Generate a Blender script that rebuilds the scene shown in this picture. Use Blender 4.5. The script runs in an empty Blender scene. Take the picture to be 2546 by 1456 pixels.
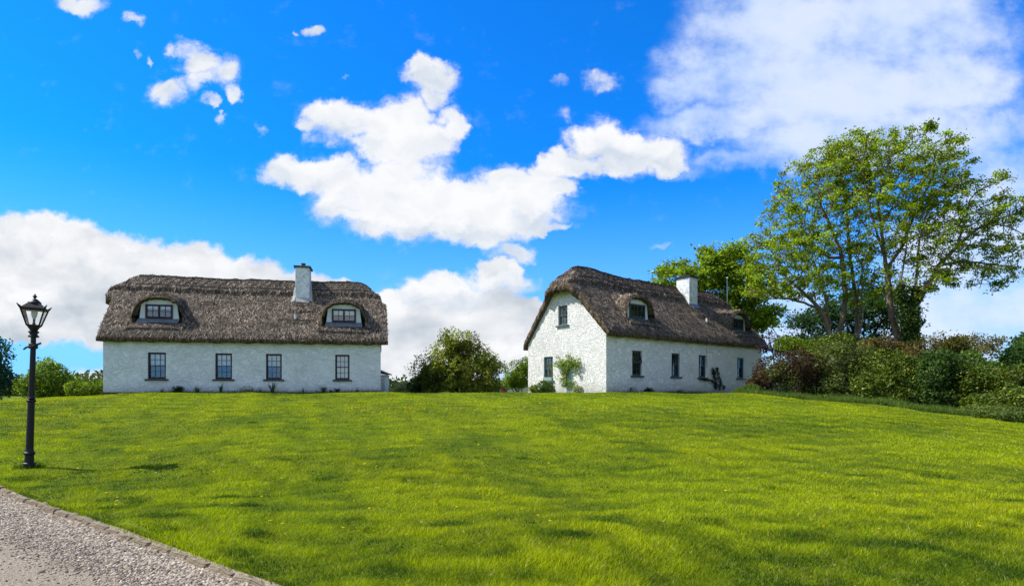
import bpy, math, random
import numpy as np
from mathutils import Vector
R = math.radians
random.seed(7); rng = np.random.default_rng(7)
F, CX, HY, EYE = 1500.0, 1273.0, 972.0, 1.6
scene = bpy.context.scene
COL = scene.collection

def P(px, py, d):                       # a point of the place seen at photo position px, py, d metres away
    return np.array([(px-CX)/F*d, d, EYE+(HY-py)/F*d])

# ------------------------------------------------------------------ noise in numpy
class SN:
    def __init__(s, seed, n=10, lo=.5, hi=2.):
        r = np.random.default_rng(seed)
        d = r.normal(size=(n, 3)); d /= np.linalg.norm(d, axis=1)[:, None]
        s.k = d*np.exp(r.uniform(np.log(lo), np.log(hi), n))[:, None]*2*np.pi
        s.p = r.uniform(0, 6.28, n); s.n = n
    def __call__(s, p):
        p = np.atleast_2d(p)
        return np.sin(p@s.k.T+s.p).sum(1)/math.sqrt(s.n)
nA, nB, nC = SN(1, 10, .12, .35), SN(2, 12, .5, 1.6), SN(3, 12, 2., 6.)

KA, KB = np.array([-9.6, 10.85]), np.array([-1.55, 4.72])   # kerb line between gravel and lawn
kd = (KB-KA)/np.linalg.norm(KB-KA); kn = np.array([-kd[1], kd[0]])
if kn[1] < 0: kn = -kn
def kside(x, y):                        # > 0 on the lawn side
    return (x-KA[0])*kn[0]+(y-KA[1])*kn[1]
def sst(t):
    t = np.clip(t, 0, 1); return t*t*(3-2*t)
def T(x, y, fine=True):                 # lawn height in world z
    x = np.asarray(x, float); y = np.asarray(y, float)
    z = -1.6+1.49*sst((y-8.5)/19.0)
    z = z-.075*np.maximum(0, x-10.3)*sst((45-y)/10)*sst((y-8)/8)-.06*np.maximum(0, -x-17.5)*sst((60-y)/20)*sst((y-8)/8)
    z = z-.018*np.maximum(0, np.minimum(y-38, 60))
    z = np.maximum(z, -3.)
    z = EYE+z
    ks = kside(x, y)
    near = (y < 14)
    drop = np.where(near, -.07*sst((-ks+.02)/.12), 0)
    if fine:
        p = np.stack([x.ravel(), y.ravel(), 0*x.ravel()], 1)
        w = np.clip((34-p[:, 1])/12, 0, 1)
        f = (nA(p)*.038+nB(p)*.016*w)*np.where((kside(p[:, 0], p[:, 1]) < .1) & (p[:, 1] < 14), .15, 1)
        z = z+f.reshape(x.shape)
    return z+drop
def ground_hit(px, py):
    d = 3.0
    while d < 60:
        p = P(px, py, d)
        if p[2] <= T(p[0], p[1], False): return p
        d += .02
    return p

# ------------------------------------------------------------------ node helpers and materials
class NT:
    def __init__(s, nt): s.t = nt
    def n(s, typ, ins=None, **kw):
        nd = s.t.nodes.new(typ)
        for k, v in kw.items(): setattr(nd, k, v)
        for k, v in (ins or {}).items():
            sock = nd.inputs[k]
            if isinstance(v, bpy.types.NodeSocket): s.t.links.new(v, sock)
            else: sock.default_value = v
        return nd
    def math(s, op, a, b=0., c=None, clamp=False):
        i = {0: a, 1: b}
        if c is not None: i[2] = c
        return s.n('ShaderNodeMath', i, operation=op, use_clamp=clamp).outputs[0]
    def mix(s, f, a, b, mode='MIX'):
        nd = s.n('ShaderNodeMix', None, data_type='RGBA', blend_type=mode)
        for k, v in ((0, f), (6, a), (7, b)):
            if isinstance(v, bpy.types.NodeSocket): s.t.links.new(v, nd.inputs[k])
            else: nd.inputs[k].default_value = v if k == 0 else (tuple(v)+(1,) if len(v) == 3 else v)
        return nd.outputs[2]
    def ramp(s, f, stops):
        nd = s.n('ShaderNodeValToRGB', {0: f}); cr = nd.color_ramp
        while len(cr.elements) < len(stops): cr.elements.new(.5)
        for e, (p, c) in zip(cr.elements, stops):
            e.position = p; e.color = (c, c, c, 1) if isinstance(c, (int, float)) else tuple(c)+(1,)
        return nd.outputs[0]
    def noise(s, vec, scale, detail=4, rough=.55, dist=0.):
        return s.n('ShaderNodeTexNoise', {'Vector': vec, 'Scale': scale, 'Detail': detail, 'Roughness': rough, 'Distortion': dist}).outputs[0]
    def vscale(s, v, sc):
        return s.n('ShaderNodeVectorMath', {0: v, 1: sc}, operation='MULTIPLY').outputs[0]

def new_mat(name):
    m = bpy.data.materials.new(name); m.use_nodes = True
    t = m.node_tree; t.nodes.clear()
    g = NT(t); out = g.n('ShaderNodeOutputMaterial')
    return m, g, out
def principled(g, out, col, rough=.7, bump=None, strength=.5, dist=.02, metal=0., spec=.3):
    b = g.n('ShaderNodeBsdfPrincipled', {'Roughness': rough, 'Metallic': metal, 'Specular IOR Level': spec})
    if isinstance(col, bpy.types.NodeSocket): g.t.links.new(col, b.inputs['Base Color'])
    else: b.inputs['Base Color'].default_value = tuple(col)+(1,)
    if bump is not None:
        bn = g.n('ShaderNodeBump', {'Height': bump, 'Strength': strength, 'Distance': dist})
        g.t.links.new(bn.outputs[0], b.inputs['Normal'])
    g.t.links.new(b.outputs[0], out.inputs[0]); return b
def plain(name, col, rough=.6, metal=0., var=.25, scale=9., spec=.3):
    m, g, out = new_mat(name)
    co = g.n('ShaderNodeTexCoord').outputs['Object']
    n = g.noise(co, scale, 5, .65)
    c = g.mix(g.ramp(n, [(.3, 0.), (.7, 1.)]), [x*(1-var) for x in col], [min(1, x*(1+var)) for x in col])
    principled(g, out, c, rough, n, .3, .01, metal, spec); return m
def leaf_mat(name, trans=.35, rough=.5, spec=.25):
    m, g, out = new_mat(name)
    a = g.n('ShaderNodeAttribute', None, attribute_name='col').outputs['Color']
    r = g.n('ShaderNodeNewGeometry').outputs['Random Per Island']
    hs = g.n('ShaderNodeHueSaturation', {'Hue': g.n('ShaderNodeMapRange', {0: r, 3: .485, 4: .515}).outputs[0],
             'Value': g.n('ShaderNodeMapRange', {0: r, 3: .7, 4: 1.4}).outputs[0], 'Color': a}).outputs[0]
    b = g.n('ShaderNodeBsdfPrincipled', {'Base Color': hs, 'Roughness': rough, 'Specular IOR Level': spec})
    tcol = g.mix(1., hs, (1.25, 1.25, .45), 'MULTIPLY')
    tr = g.n('ShaderNodeBsdfTranslucent', {'Color': tcol})
    mx = g.n('ShaderNodeMixShader', {0: trans, 1: b.outputs[0], 2: tr.outputs[0]})
    g.t.links.new(mx.outputs[0], out.inputs[0]); return m

def m_render_wall(name, base, blot, bs):
    m, g, out = new_mat(name)
    co = g.n('ShaderNodeTexCoord').outputs['Object']
    warp = g.n('ShaderNodeTexNoise', {'Vector': co, 'Scale': 1.3, 'Detail': 3}).outputs['Color']
    cv = g.n('ShaderNodeVectorMath', {0: warp, 1: (1.1, 1.1, 1.1), 2: co}, operation='MULTIPLY_ADD').outputs[0]
    ridge = g.noise(g.vscale(cv, (4.2, 4.2, 10.5)), 1., 2.5, .5)
    # trowel ridges: narrow crests where the warped noise crosses its middle
    cr = g.ramp(g.math('ABSOLUTE', g.math('SUBTRACT', ridge, .5)), [(0., 1.), (.06, .1), (.2, 0.)])
    fine = g.noise(co, 30, 3, .6)
    low = g.noise(co, .9, 4, .6)
    big = g.noise(g.vscale(cv, (7, 7, 13)), 1., 2, .5)
    h = g.math('ADD', g.math('MULTIPLY', cr, 1.), g.math('ADD', g.math('MULTIPLY', fine, .06), g.math('MULTIPLY', big, .9)))
    c = g.mix(g.ramp(low, [(.42, 0.), (.72, 1.)]), base, blot)
    z = g.n('ShaderNodeSeparateXYZ', {0: co}).outputs[2]
    dirt = g.math('MULTIPLY', g.n('ShaderNodeMapRange', {0: z, 1: .45, 2: -.02, 3: 0., 4: .75}).outputs[0], g.noise(co, 6, 4, .7), clamp=True)
    c = g.mix(dirt, c, (.22, .23, .17))
    principled(g, out, c, .85, h, bs, .045, 0., .2); return m

def m_thatch():
    m, g, out = new_mat('thatch')
    co = g.n('ShaderNodeTexCoord').outputs['Object']
    n1 = g.noise(g.vscale(co, (15, 6, 6)), 1., 6, .72)
    n2 = g.noise(co, .8, 4, .6)
    n3 = g.noise(g.vscale(co, (14, 5, 5)), 1., 3, .6)
    c = g.ramp(n1, [(.34, (.012, .008, .005)), (.48, (.075, .052, .034)), (.60, (.20, .145, .095)), (.74, (.42, .33, .235))])
    c = g.mix(g.ramp(n2, [(.35, 0.), (.7, .5)]), c, (.10, .085, .06))
    principled(g, out, c, .9, g.math('ADD', n1, g.math('MULTIPLY', n3, 1.2)), 1., .06, 0., .1); return m
def m_straw():
    m, g, out = new_mat('straw')
    r = g.n('ShaderNodeNewGeometry').outputs['Random Per Island']
    co = g.n('ShaderNodeTexCoord').outputs['Object']
    c = g.ramp(r, [(0., (.012, .008, .005)), (.38, (.058, .041, .029)), (.66, (.20, .147, .10)), (1., (.68, .56, .43))])
    c = g.mix(g.ramp(g.noise(co, .9, 5, .65), [(.42, 0.), (.66, .75)]), c, (.085, .068, .05))
    principled(g, out, c, .8, None, spec=.2); return m
def m_bark(name, a, b):
    m, g, out = new_mat(name)
    co = g.n('ShaderNodeTexCoord').outputs['Object']
    n = g.noise(g.vscale(co, (9, 9, 2.5)), 1., 5, .65)
    c = g.mix(g.ramp(n, [(.35, 0.), (.65, 1.)]), a, b)
    principled(g, out, c, .9, n, .8, .03, spec=.1); return m

WALL_L = m_render_wall('wall_render_left', (.75, .775, .785), (.65, .68, .68), .65)
WALL_R = m_render_wall('wall_render_right', (.77, .755, .725), (.70, .69, .665), .72)
THATCH, STRAW = m_thatch(), m_straw()
ROD = plain('hazel_rod', (.035, .026, .02), .8)
RODL = plain('pale_rod', (.2, .16, .12), .8)
BARK = m_bark('bark', (.10, .072, .05), (.24, .18, .13))
BARKD = m_bark('bark_dark', (.03, .024, .02), (.08, .062, .05))
TWIG = m_bark('twig', (.06, .045, .03), (.13, .10, .075))
LEAF = leaf_mat('leaf', .48, .6, .1); LEAFS = leaf_mat('leaf_glossy', .3, .5, .18); GRASS = leaf_mat('grass_blade', .38, .6, .12)
LEAD = plain('lead', (.16, .19, .21), .55, .2, .35, 5)
BROWNFR = plain('brown_paint', (.032, .016, .026), .45)
GREENFR = plain('green_grey_paint', (.085, .125, .13), .45)
GREENSHADE = plain('green_grey_paint_shaded', (.045, .062, .068), .45)  # same green-grey paint, darkened in its colour for the shaded front wall
SILLB = plain('sill_stone', (.06, .05, .042), .7)
PANEL = plain('dormer_plaster', (.70, .74, .74), .8, 0, .12, 4)
CAPC = plain('chimney_cap', (.10, .105, .09), .85)
CAPD = plain('chimney_cap_dark', (.02, .02, .022), .7)
POT = plain('clay_pot', (.09, .04, .035), .7)
PLINTH = plain('plinth', (.02, .02, .024), .8)
IRON = plain('cast_iron_paint', (.006, .0065, .008), .45, .0, .4, 20, .3)
WHITEP = plain('white_plastic', (.7, .72, .7), .4)
METAL = plain('aerial_metal', (.45, .46, .48), .4, .6)
CURT = plain('net_curtain', (.85, .88, .88), .9, 0, .1, 14)
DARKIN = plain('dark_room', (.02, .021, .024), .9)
def m_chim():
    m, g, out = new_mat('chimney_render')
    co = g.n('ShaderNodeTexCoord').outputs['Object']
    n = g.noise(co, 3.2, 5, .65, .6)
    c = g.mix(g.ramp(n, [(.45, 0.), (.65, 1.)]), (.78, .79, .78), (.42, .47, .49))
    n2 = g.noise(co, 9, 4, .7)
    c = g.mix(g.ramp(n2, [(.62, 0.), (.7, .8)]), c, (.12, .13, .12))
    principled(g, out, c, .9, n2, .7, .03, spec=.1); return m
CHIM = m_chim()
def m_glass(name='window_glass', k=.06):
    m, g, out = new_mat(name)
    gl = g.n('ShaderNodeBsdfGlossy', {'Color': (.9, .95, 1, 1), 'Roughness': .03})
    tr = g.n('ShaderNodeBsdfTransparent', {'Color': (.93, .96, .96, 1)})
    fr = g.n('ShaderNodeFresnel', {'IOR': 1.5}).outputs[0]
    mx = g.n('ShaderNodeMixShader', {0: g.math('ADD', fr, k), 1: tr.outputs[0], 2: gl.outputs[0]})
    g.t.links.new(mx.outputs[0], out.inputs[0]); return m
GLASS = m_glass(); GLASSR = m_glass('window_glass_reflective', .12)

# ------------------------------------------------------------------ mesh helpers
def fast(name, V, Fc, mat, parent=None, col=None, smooth=False):
    V = np.asarray(V, np.float32).reshape(-1, 3); Fc = np.asarray(Fc, np.int32)
    me = bpy.data.meshes.new(name); k = Fc.shape[1]; m = len(Fc)
    me.vertices.add(len(V)); me.vertices.foreach_set('co', V.ravel())
    me.loops.add(m*k); me.loops.foreach_set('vertex_index', Fc.ravel())
    me.polygons.add(m); me.polygons.foreach_set('loop_start', np.arange(0, m*k, k, dtype=np.int32))
    if smooth: me.polygons.foreach_set('use_smooth', np.ones(m, bool))
    me.update(calc_edges=True)
    if col is not None:
        a = me.color_attributes.new('col', 'FLOAT_COLOR', 'POINT')
        c = np.ones((len(V), 4), np.float32); c[:, :3] = col
        a.data.foreach_set('color', c.ravel())
    me.materials.append(mat)
    o = bpy.data.objects.new(name, me); COL.objects.link(o)
    if parent is not None: o.parent = parent
    return o
class MB:
    def __init__(s, f=None): s.v = []; s.f = []; s.m = f or (lambda x, y, z: (x, y, z))
    def add(s, vs, fs):
        b = len(s.v); s.v += [s.m(*v) for v in vs]; s.f += [[i+b for i in q] for q in fs]
    def box(s, x0, x1, y0, y1, z0, z1):
        s.add([(x, y, z) for z in (z0, z1) for y in (y0, y1) for x in (x0, x1)],
              [(0, 2, 3, 1), (4, 5, 7, 6), (0, 1, 5, 4), (2, 6, 7, 3), (0, 4, 6, 2), (1, 3, 7, 5)])
    def quad(s, a, b, c, d): s.add([a, b, c, d], [(0, 1, 2, 3)])
    def lathe(s, c, prof, n=20, sq=False, rot=0.):
        vs = []; fs = []
        for r, z in prof:
            for i in range(n):
                a = 2*math.pi*i/n+rot; vs.append((c[0]+r*math.cos(a), c[1]+r*math.sin(a), c[2]+z))
        for j in range(len(prof)-1):
            for i in range(n):
                k = (i+1) % n; fs.append((j*n+i, j*n+k, (j+1)*n+k, (j+1)*n+i))
        fs.append(tuple(range(n))[::-1]); fs.append(tuple((len(prof)-1)*n+i for i in range(n)))
        s.add(vs, fs)
    def tube(s, pts, rad, n=5):
        pts = [np.array(p, float) for p in pts]; L = len(pts)
        if isinstance(rad, (int, float)): rad = [rad]*L
        vs = []; fs = []
        for i, p in enumerate(pts):
            t = pts[min(i+1, L-1)]-pts[max(i-1, 0)]; t = t/(np.linalg.norm(t)+1e-9)
            u = np.cross(t, [0, 0, 1.]) if abs(t[2]) < .9 else np.cross(t, [1., 0, 0]); u /= np.linalg.norm(u); w = np.cross(t, u)
            for k in range(n):
                a = 2*math.pi*k/n; vs.append(tuple(p+rad[i]*(math.cos(a)*u+math.sin(a)*w)))
        for i in range(L-1):
            for k in range(n):
                q = (k+1) % n; fs.append((i*n+k, i*n+q, (i+1)*n+q, (i+1)*n+k))
        fs.append(tuple(range(n))[::-1]); fs.append(tuple((L-1)*n+i for i in range(n)))
        s.add(vs, fs)
    def build(s, name, mat, parent=None, smooth=False, bevel=0.):
        me = bpy.data.meshes.new(name); me.from_pydata(s.v, [], s.f); me.update()
        me.materials.append(mat)
        if smooth: me.shade_smooth()
        o = bpy.data.objects.new(name, me); COL.objects.link(o)
        if parent is not None: o.parent = parent
        if bevel:
            md = o.modifiers.new('bevel', 'BEVEL'); md.width = bevel; md.segments = 2
        return o
def tag(o, label=None, cat=None, group=None, kind=None):
    if label: o['label'] = label
    if cat: o['category'] = cat
    if group: o['group'] = group
    if kind: o['kind'] = kind
    return o
def empty(name, loc, label, cat, group=None, rz=0.):
    o = bpy.data.objects.new(name, None); COL.objects.link(o)
    o.location = loc; o.rotation_euler = (0, 0, rz); o.empty_display_size = .3
    return tag(o, label, cat, group)

# ------------------------------------------------------------------ cottages
RIDGE = 3.2
def smin(a, b, k=.25):
    h = np.clip(.5+.5*(b-a)/k, 0, 1); return b*(1-h)+a*h-k*h*(1-h)
def smax(a, b, k=.2): return -smin(-a, -b, k)
thn1, thn2 = SN(11, 12, .12, .5), SN(12, 16, .9, 3.5)
def cottage(c):
    L, W = c['L'], 6.15
    A = np.array(c['A']); ex = np.array(c['ex'], float); ex /= np.linalg.norm(ex)
    ey = np.array(c['ey'], float); ey /= np.linalg.norm(ey)
    rz = math.atan2(ex[1], ex[0])
    pr = np.array([-ex[1], ex[0]])
    kx, ky = ey@ex, ey@pr
    S = lambda x, y, z: (x+y*kx, y*ky, z)
    root = empty('thatched_cottage', (A[0], A[1], c['z']), c['label'], 'cottage', 'thatched cottages', rz)
    e = c.get('ev', (0., 0.))
    def lift(x): return e[0]+(e[1]-e[0])*x/L
    # outer surface of the thatch
    hipz = 5.35; sl = .86; ohL, ohR = c['oh']; vL, vR = c['verge']; RS = c['rs']
    def main(x, y, raw=False):
        zf = 3.15+y; zr = 3.15+RIDGE-RS*(y-RIDGE)
        z = smin(zf, zr, .3)
        zh = smin(hipz+sl*(x+ohL), hipz+sl*(L+ohR-x), .1)
        z = smin(z, zh, .3)
        # eave curl
        z = z-.10*np.clip(-y/.24, 0, 1)**2-.10*np.clip((y-W)/.3, 0, 1)**2
        if raw: return z+lift(x)
        z = z+c.get('sag', 0)*(-np.sin(np.clip((x-1)/(L-2), 0, 1)*math.pi)*.09)*sst(y/3)
        if c.get('hump'):
            z = z+.12*np.exp(-((x-2.0)/1.2)**2)*sst((y-2)/1.2)
        # raised ridge cap, turned down over the half hips
        sd = np.minimum(zf, zr); dip = (3.15+RIDGE)-sd
        hd = np.minimum(x+ohL, L+ohR-x)
        edge = .80+.05*np.sin(x*5)+.03*np.sin(x*13.)
        cap = 1-sst((dip-edge)/.07)
        capx = sst((hd-c.get('capx', .0))/.1)
        z = z+.19*cap*capx
        p = np.stack([np.ravel(x+0*y), np.ravel(y+0*x), np.ravel(0*x+0*y)], 1)
        z = z+(thn1(p)*.028+thn2(p)*.013).reshape(np.shape(x+y))
        for (px_, py_, hw, dz) in c.get('patches', []):   # small mended collars of thatch
            m = (np.abs(x-px_) < hw)*np.exp(-np.clip(y-py_, 0, 9)/.22)*(y > py_)
            z = z+dz*m
        return z+lift(x)
    dorm = c['dormers']; y0, hw, DZ = .45, 1.16, c['dz']
    def bump_top(dx): 
        a = np.abs(dx)
        return DZ+5.08-.34*(a/1.0)**2-1.9*np.clip((a-.88)/.75, 0, 3)**1.6
    def surf(x, y):
        z = main(x, y)
        for xc in dorm:
            b = bump_top(x-xc)+.10*(y-y0)+lift(xc)-.14*np.exp(-((y-y0)/.12)**2)
            act = (y >= y0)
            b = b+.02*np.sin(x*21)+.015*np.sin(x*9+y*7)
            z = np.where(act, smax(z, b, .22), z)
            # thatch sill roll under the dormer
            z = z+.10*(np.abs(x-xc) < 1.35)*np.exp(-((y-(y0-.28))/.16)**4)
        return z
    # rows and columns
    ys = list(np.arange(-.26, W+.32, .055))
    ys = [y for y in ys if abs(y-y0) > .02]+[y0-.006, y0+.006]
    ys = np.array(sorted(ys)); nx = int((L+1)/.055); us = np.linspace(0, 1, nx)
    prof = smin(3.15+ys, 3.15+RIDGE-RS*(ys-RIDGE), .45)
    def ovs(pf):
        k = sst((pf-5.0)/.25)*.8+np.clip((pf-3.)/2.1, 0, 1)*.2
        return vL+(ohL-vL)*k, vR+(ohR-vR)*k
    oL, oR = ovs(prof)
    oR = oR*(1-c.get('rearcut', 0)*sst((ys-1.5)/2.5))
    rag = .02*np.sin(ys*17)+.015*np.sin(ys*41)
    X = (-oL-rag)[:, None]+us[None, :]*(L+oL+oR+2*rag)[:, None]
    Y = ys[:, None]+0*X
    Y[0] += .025*np.sin(X[0]*7)+.02*np.sin(X[0]*19)
    Z = surf(X, Y)
    # gable opening under hip: under surface
    def under(x, y):
        z = smin(2.75+.97*y, 2.75+.97*RIDGE-RS*(y-RIDGE), .3)
        z = np.where(y < RIDGE, np.maximum(z, 2.58), np.maximum(z, c['rear']))
        zh = smin(4.98+.75*(x+ohL), 4.98+.75*(L+ohR-x), .1)
        return smin(z, zh, .15)+lift(x)
    U = np.minimum(under(X, Y), Z-.16)+.03*np.sin(X*6.3)*np.sin(X*2.1+Y)*(Y < .1)
    ny = len(ys); V = []; idx = np.arange(ny*nx).reshape(ny, nx)
    top = np.stack([X, Y, Z], 2).reshape(-1, 3); bot = np.stack([X, Y, U], 2).reshape(-1, 3)
    j0 = int(np.where(np.isclose(ys, y0-.006))[0][0])
    Fq = []
    a = idx[:-1, :-1]; b = idx[:-1, 1:]; cc = idx[1:, 1:]; d = idx[1:, :-1]
    keep = np.ones((ny-1, nx-1), bool); holes = []
    xm = X[j0]
    for xc in dorm:
        cols = np.where((xm[:-1] > xc-hw) & (xm[1:] < xc+hw))[0]
        keep[j0, cols] = False; holes.append((xc, cols))
    q = np.stack([a, b, cc, d], 2)[keep]
    N = ny*nx
    qb = np.stack([d, cc, b, a], 2).reshape(-1, 4)+N
    ring = np.concatenate([idx[0, :], idx[1:, -1], idx[-1, ::-1][1:], idx[::-1, 0][1:]])
    side = np.stack([ring[:-1], ring[:-1]+N, ring[1:]+N, ring[1:]], 1)
    V = [top, bot]; Fs = [q, qb, side]; n0 = 2*N
    # rims over the dormer openings and the tunnels behind them
    def zo(dx, xc, j):
        a_ = abs(dx); t = min(1, a_/hw)
        return (DZ+4.86-.26*t*t-.62*max(0, (t-.55)/.45)**2)+lift(xc)+.015*math.sin(dx*23)
    rims = []
    for xc, cols in holes:
        cs = list(cols)+[cols[-1]+1]
        va = []; 
        for j in cs:
            x_ = X[j0+1, j]; dx = x_-xc
            zt = Z[j0+1, j]; zz = min(zo(dx, xc, j), zt-.05)
            va.append((x_, y0+.006, zz))
        m = len(cs); base = n0
        back = [(xc+(x_-xc)*.94, y0+.52, z_-.06) for x_, y_, z_ in va]
        lo = [(X[j0, j], y0-.006, Z[j0, j]) for j in (cs[0], cs[-1])]
        lob = [(xc+(l[0]-xc)*.94, y0+.52, l[2]) for l in lo]
        V.append(np.array(va+back+lo+lob)); n0 += 2*m+4
        fs = []
        for i in range(m-1):
            fs.append((base+i, base+i+1, idx[j0+1, cs[i+1]], idx[j0+1, cs[i]]))
            fs.append((base+m+i, base+m+i+1, base+i+1, base+i))
        fs.append((base+2*m, base, base+m, base+2*m+2))
        fs.append((base+2*m+1, base+2*m+3, base+2*m-1, base+m-1))
        fs.append((base+2*m, idx[j0+1, cs[0]], base, base)) if False else None
        # outer jambs of the opening
        Fs.append(np.array([f for f in fs if f]))
        rims.append((xc, va))
    V = np.concatenate(V); V = np.stack([V[:, 0]+V[:, 1]*kx, V[:, 1]*ky, V[:, 2]], 1)
    roof = fast('thatch_roof', V, np.concatenate(Fs), THATCH, root, smooth=True)
    # loose straws over the whole surface
    n = c['straws']; rr = rng
    u = rr.uniform(0, 1, n); sy = rr.uniform(-.25, W+.25, n)
    w_ = rr.uniform(0, 1, n) < .85
    sy = np.where(w_, rr.uniform(-.25, RIDGE+.25, n), sy)
    pr_ = smin(3.15+sy, 3.15+RIDGE-RS*(sy-RIDGE), .45)
    o1, o2 = ovs(pr_); o2 = o2*(1-c.get('rearcut', 0)*sst((sy-1.5)/2.5))
    sx = -o1+u*(L+o1+o2)
    ok = np.ones(n, bool)
    for xc in dorm: ok &= ~((np.abs(sx-xc) < hw+.1) & (np.abs(sy-y0) < .14))
    sx, sy = sx[ok], sy[ok]; n = len(sx)
    h_ = .03
    z0 = surf(sx, sy); gx = (surf(sx+h_, sy)-surf(sx-h_, sy))/(2*h_); gy = (surf(sx, sy+h_)-surf(sx, sy-h_))/(2*h_)
    gx = np.clip(gx, -2, 2); gy = np.clip(gy, -2, 2)
    nrm = np.stack([-gx, -gy, 1+0*gx], 1); nrm /= np.linalg.norm(nrm, axis=1)[:, None]
    dwn = np.stack([-gx, -gy, -(gx**2+gy**2)], 1); dl = np.linalg.norm(dwn, axis=1)[:, None]
    rnd = rr.normal(size=(n, 3))*c.get('mess', .45)
    dwn = dwn/np.maximum(dl, .05)+rnd; dwn -= nrm*(dwn*nrm).sum(1)[:, None]*.9
    dwn /= np.linalg.norm(dwn, axis=1)[:, None]
    sd = np.cross(dwn, nrm); sd /= np.linalg.norm(sd, axis=1)[:, None]
    ln = rr.uniform(.12, .36, n)[:, None]; wd = rr.uniform(.008, .027, n)[:, None]
    p0 = np.stack([sx, sy, z0], 1)+nrm*.006-dwn*ln*.5
    p1 = p0+dwn*ln+nrm*rr.uniform(-.004, .05, (n, 1))
    vv = np.stack([p0-sd*wd, p0+sd*wd, p1], 1).reshape(-1, 3)
    vv = np.stack([vv[:, 0]+vv[:, 1]*kx, vv[:, 1]*ky, vv[:, 2]], 1)
    tag(fast('loose_straw', vv, np.arange(3*n).reshape(-1, 3), STRAW, roof), kind='stuff')
    # hazel rods pinned over the ridge and below the dormers
    def rod_y(x, dz): # front y where the roof has dropped dz below the ridge
        return RIDGE-dz
    mbd = MB(lambda x, y, z: S(x, y, z)); mbl = MB(lambda x, y, z: S(x, y, z))
    def rodline(mb, pts, r=.018):
        q = []
        for x, y in pts: q.append((x, y, float(surf(np.array([x]), np.array([y]))[0])+.045))
        mb.tube(q, r*1.9, 4)
    for dz in (.12, .66):
        xs = np.arange(.55, L-.5, .3)
        rodline(mbd, [(x, rod_y(x, dz)) for x in xs], .02)
    for x in np.arange(.8, L-1.2, .42):
        xa, xb = x+random.uniform(-.04, .04), x+.42+random.uniform(-.04, .04)
        rodline(mbl if (c['pale'] and random.random() < .8) else mbd, [(xa, rod_y(x, .62)), ((xa+xb)/2, rod_y(x, .38)), (xb, rod_y(x, .15))], .011)
        rodline(mbd, [(xa, rod_y(x, .15)), ((xa+xb)/2, rod_y(x, .38)), (xb, rod_y(x, .62))], .011)
    # over the hip
    for xx in (.08,):
        rodline(mbd, [(xx+.25*abs(y-RIDGE)**2*.0, y) for y in np.arange(2.35, 4.1, .2)], .018)
    for xc in dorm:
        rodline(mbd, [(x, y0-.17) for x in np.arange(xc-1.3, xc+1.35, .3)], .014)
        rodline(mbd, [(x, y0-.42) for x in np.arange(xc-1.3, xc+1.35, .3)], .018)
        for x in np.arange(xc-1.2, xc+1.0, .3):
            rodline(mbd, [(x, y0-.40), (x+.3, y0-.2)], .009); rodline(mbl, [(x, y0-.2), (x+.3, y0-.40)], .009)
    for (px_, py_, hw_, dz) in c.get('patches', []):
        rodline(mbd, [(px_-hw_, py_+.12), (px_, py_+.12), (px_+hw_, py_+.12)], .016)
    mbd.build('hazel_rods', ROD, roof); mbl.build('pale_hazel_rods', RODL, roof)

    # ---- walls with openings
    def wall_skin(name, mapf, a0, a1, topf, holes, reveal):
        xs = sorted(set([round(v, 4) for v in list(np.arange(a0, a1, .3))+[a1]+[h[0] for h in holes]+[h[1] for h in holes]]))
        zs = sorted(set([-.35]+[round(v, 4) for v in np.arange(.4, 6, .4)]+[h[2] for h in holes]+[h[3] for h in holes]))
        mb = MB(mapf)
        for i in range(len(xs)-1):
            ta, tb = topf(xs[i]), topf(xs[i+1]); xm_ = (xs[i]+xs[i+1])/2
            for j in range(len(zs)-1):
                zm = (zs[j]+zs[j+1])/2
                if any(h[0] < xm_ < h[1] and h[2] < zm < h[3] for h in holes): continue
                if zs[j] >= max(ta, tb): continue
                mb.quad((xs[i], 0, min(zs[j], ta)), (xs[i+1], 0, min(zs[j], tb)), (xs[i+1], 0, min(zs[j+1], tb)), (xs[i], 0, min(zs[j+1], ta)))
        for h0, h1, z0_, z1_ in holes:
            r = -reveal
            mb.quad((h0, 0, z0_), (h0, 0, z1_), (h0, r, z1_), (h0, r, z0_)); mb.quad((h1, 0, z0_), (h1, r, z0_), (h1, r, z1_), (h1, 0, z1_))
            mb.quad((h0, 0, z1_), (h1, 0, z1_), (h1, r, z1_), (h0, r, z1_)); mb.quad((h0, 0, z0_), (h0, r, z0_), (h1, r, z0_), (h1, 0, z0_))
        return mb
    fmap = lambda a_, n_, z_: S(a_, -n_, z_)
    gmap = lambda a_, n_, z_: S(-n_, a_, z_)
    g2map = lambda a_, n_, z_: S(L+n_, a_, z_)
    rmap = lambda a_, n_, z_: S(a_, W+n_, z_)
    fh = [(w[0]-w[1]/2, w[0]+w[1]/2, w[2], w[3]) for w in c['windows']]
    gh = [(w[0]-w[1]/2, w[0]+w[1]/2, w[2], w[3]) for w in c['gwindows']]
    und = lambda x_, s_: float(under(np.array([x_]), np.array([s_]))[0])+.05
    wb = wall_skin('wall', fmap, 0., L, lambda a_: 2.72+float(lift(a_)), fh, .22)
    w2 = wall_skin('wall', gmap, 0., W, lambda s_: und(0., s_), gh, .22)
    w3 = wall_skin('wall', g2map, 0., W, lambda s_: und(L, s_), [], .22)
    w4 = wall_skin('wall', rmap, 0., L, lambda a_: 2.4+float(lift(a_)), [], .22)
    for w_ in (w2, w3, w4):
        b_ = len(wb.v); wb.v += w_.v; wb.f += [[i+b_ for i in f] for f in w_.f]
    wall = wb.build('wall', c['wallmat'], root)
    ib = MB(S); ib.box(.35, L-.35, .5, W-.35, .0, 2.5); ib.build('room_interior', DARKIN, wall)
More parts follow.
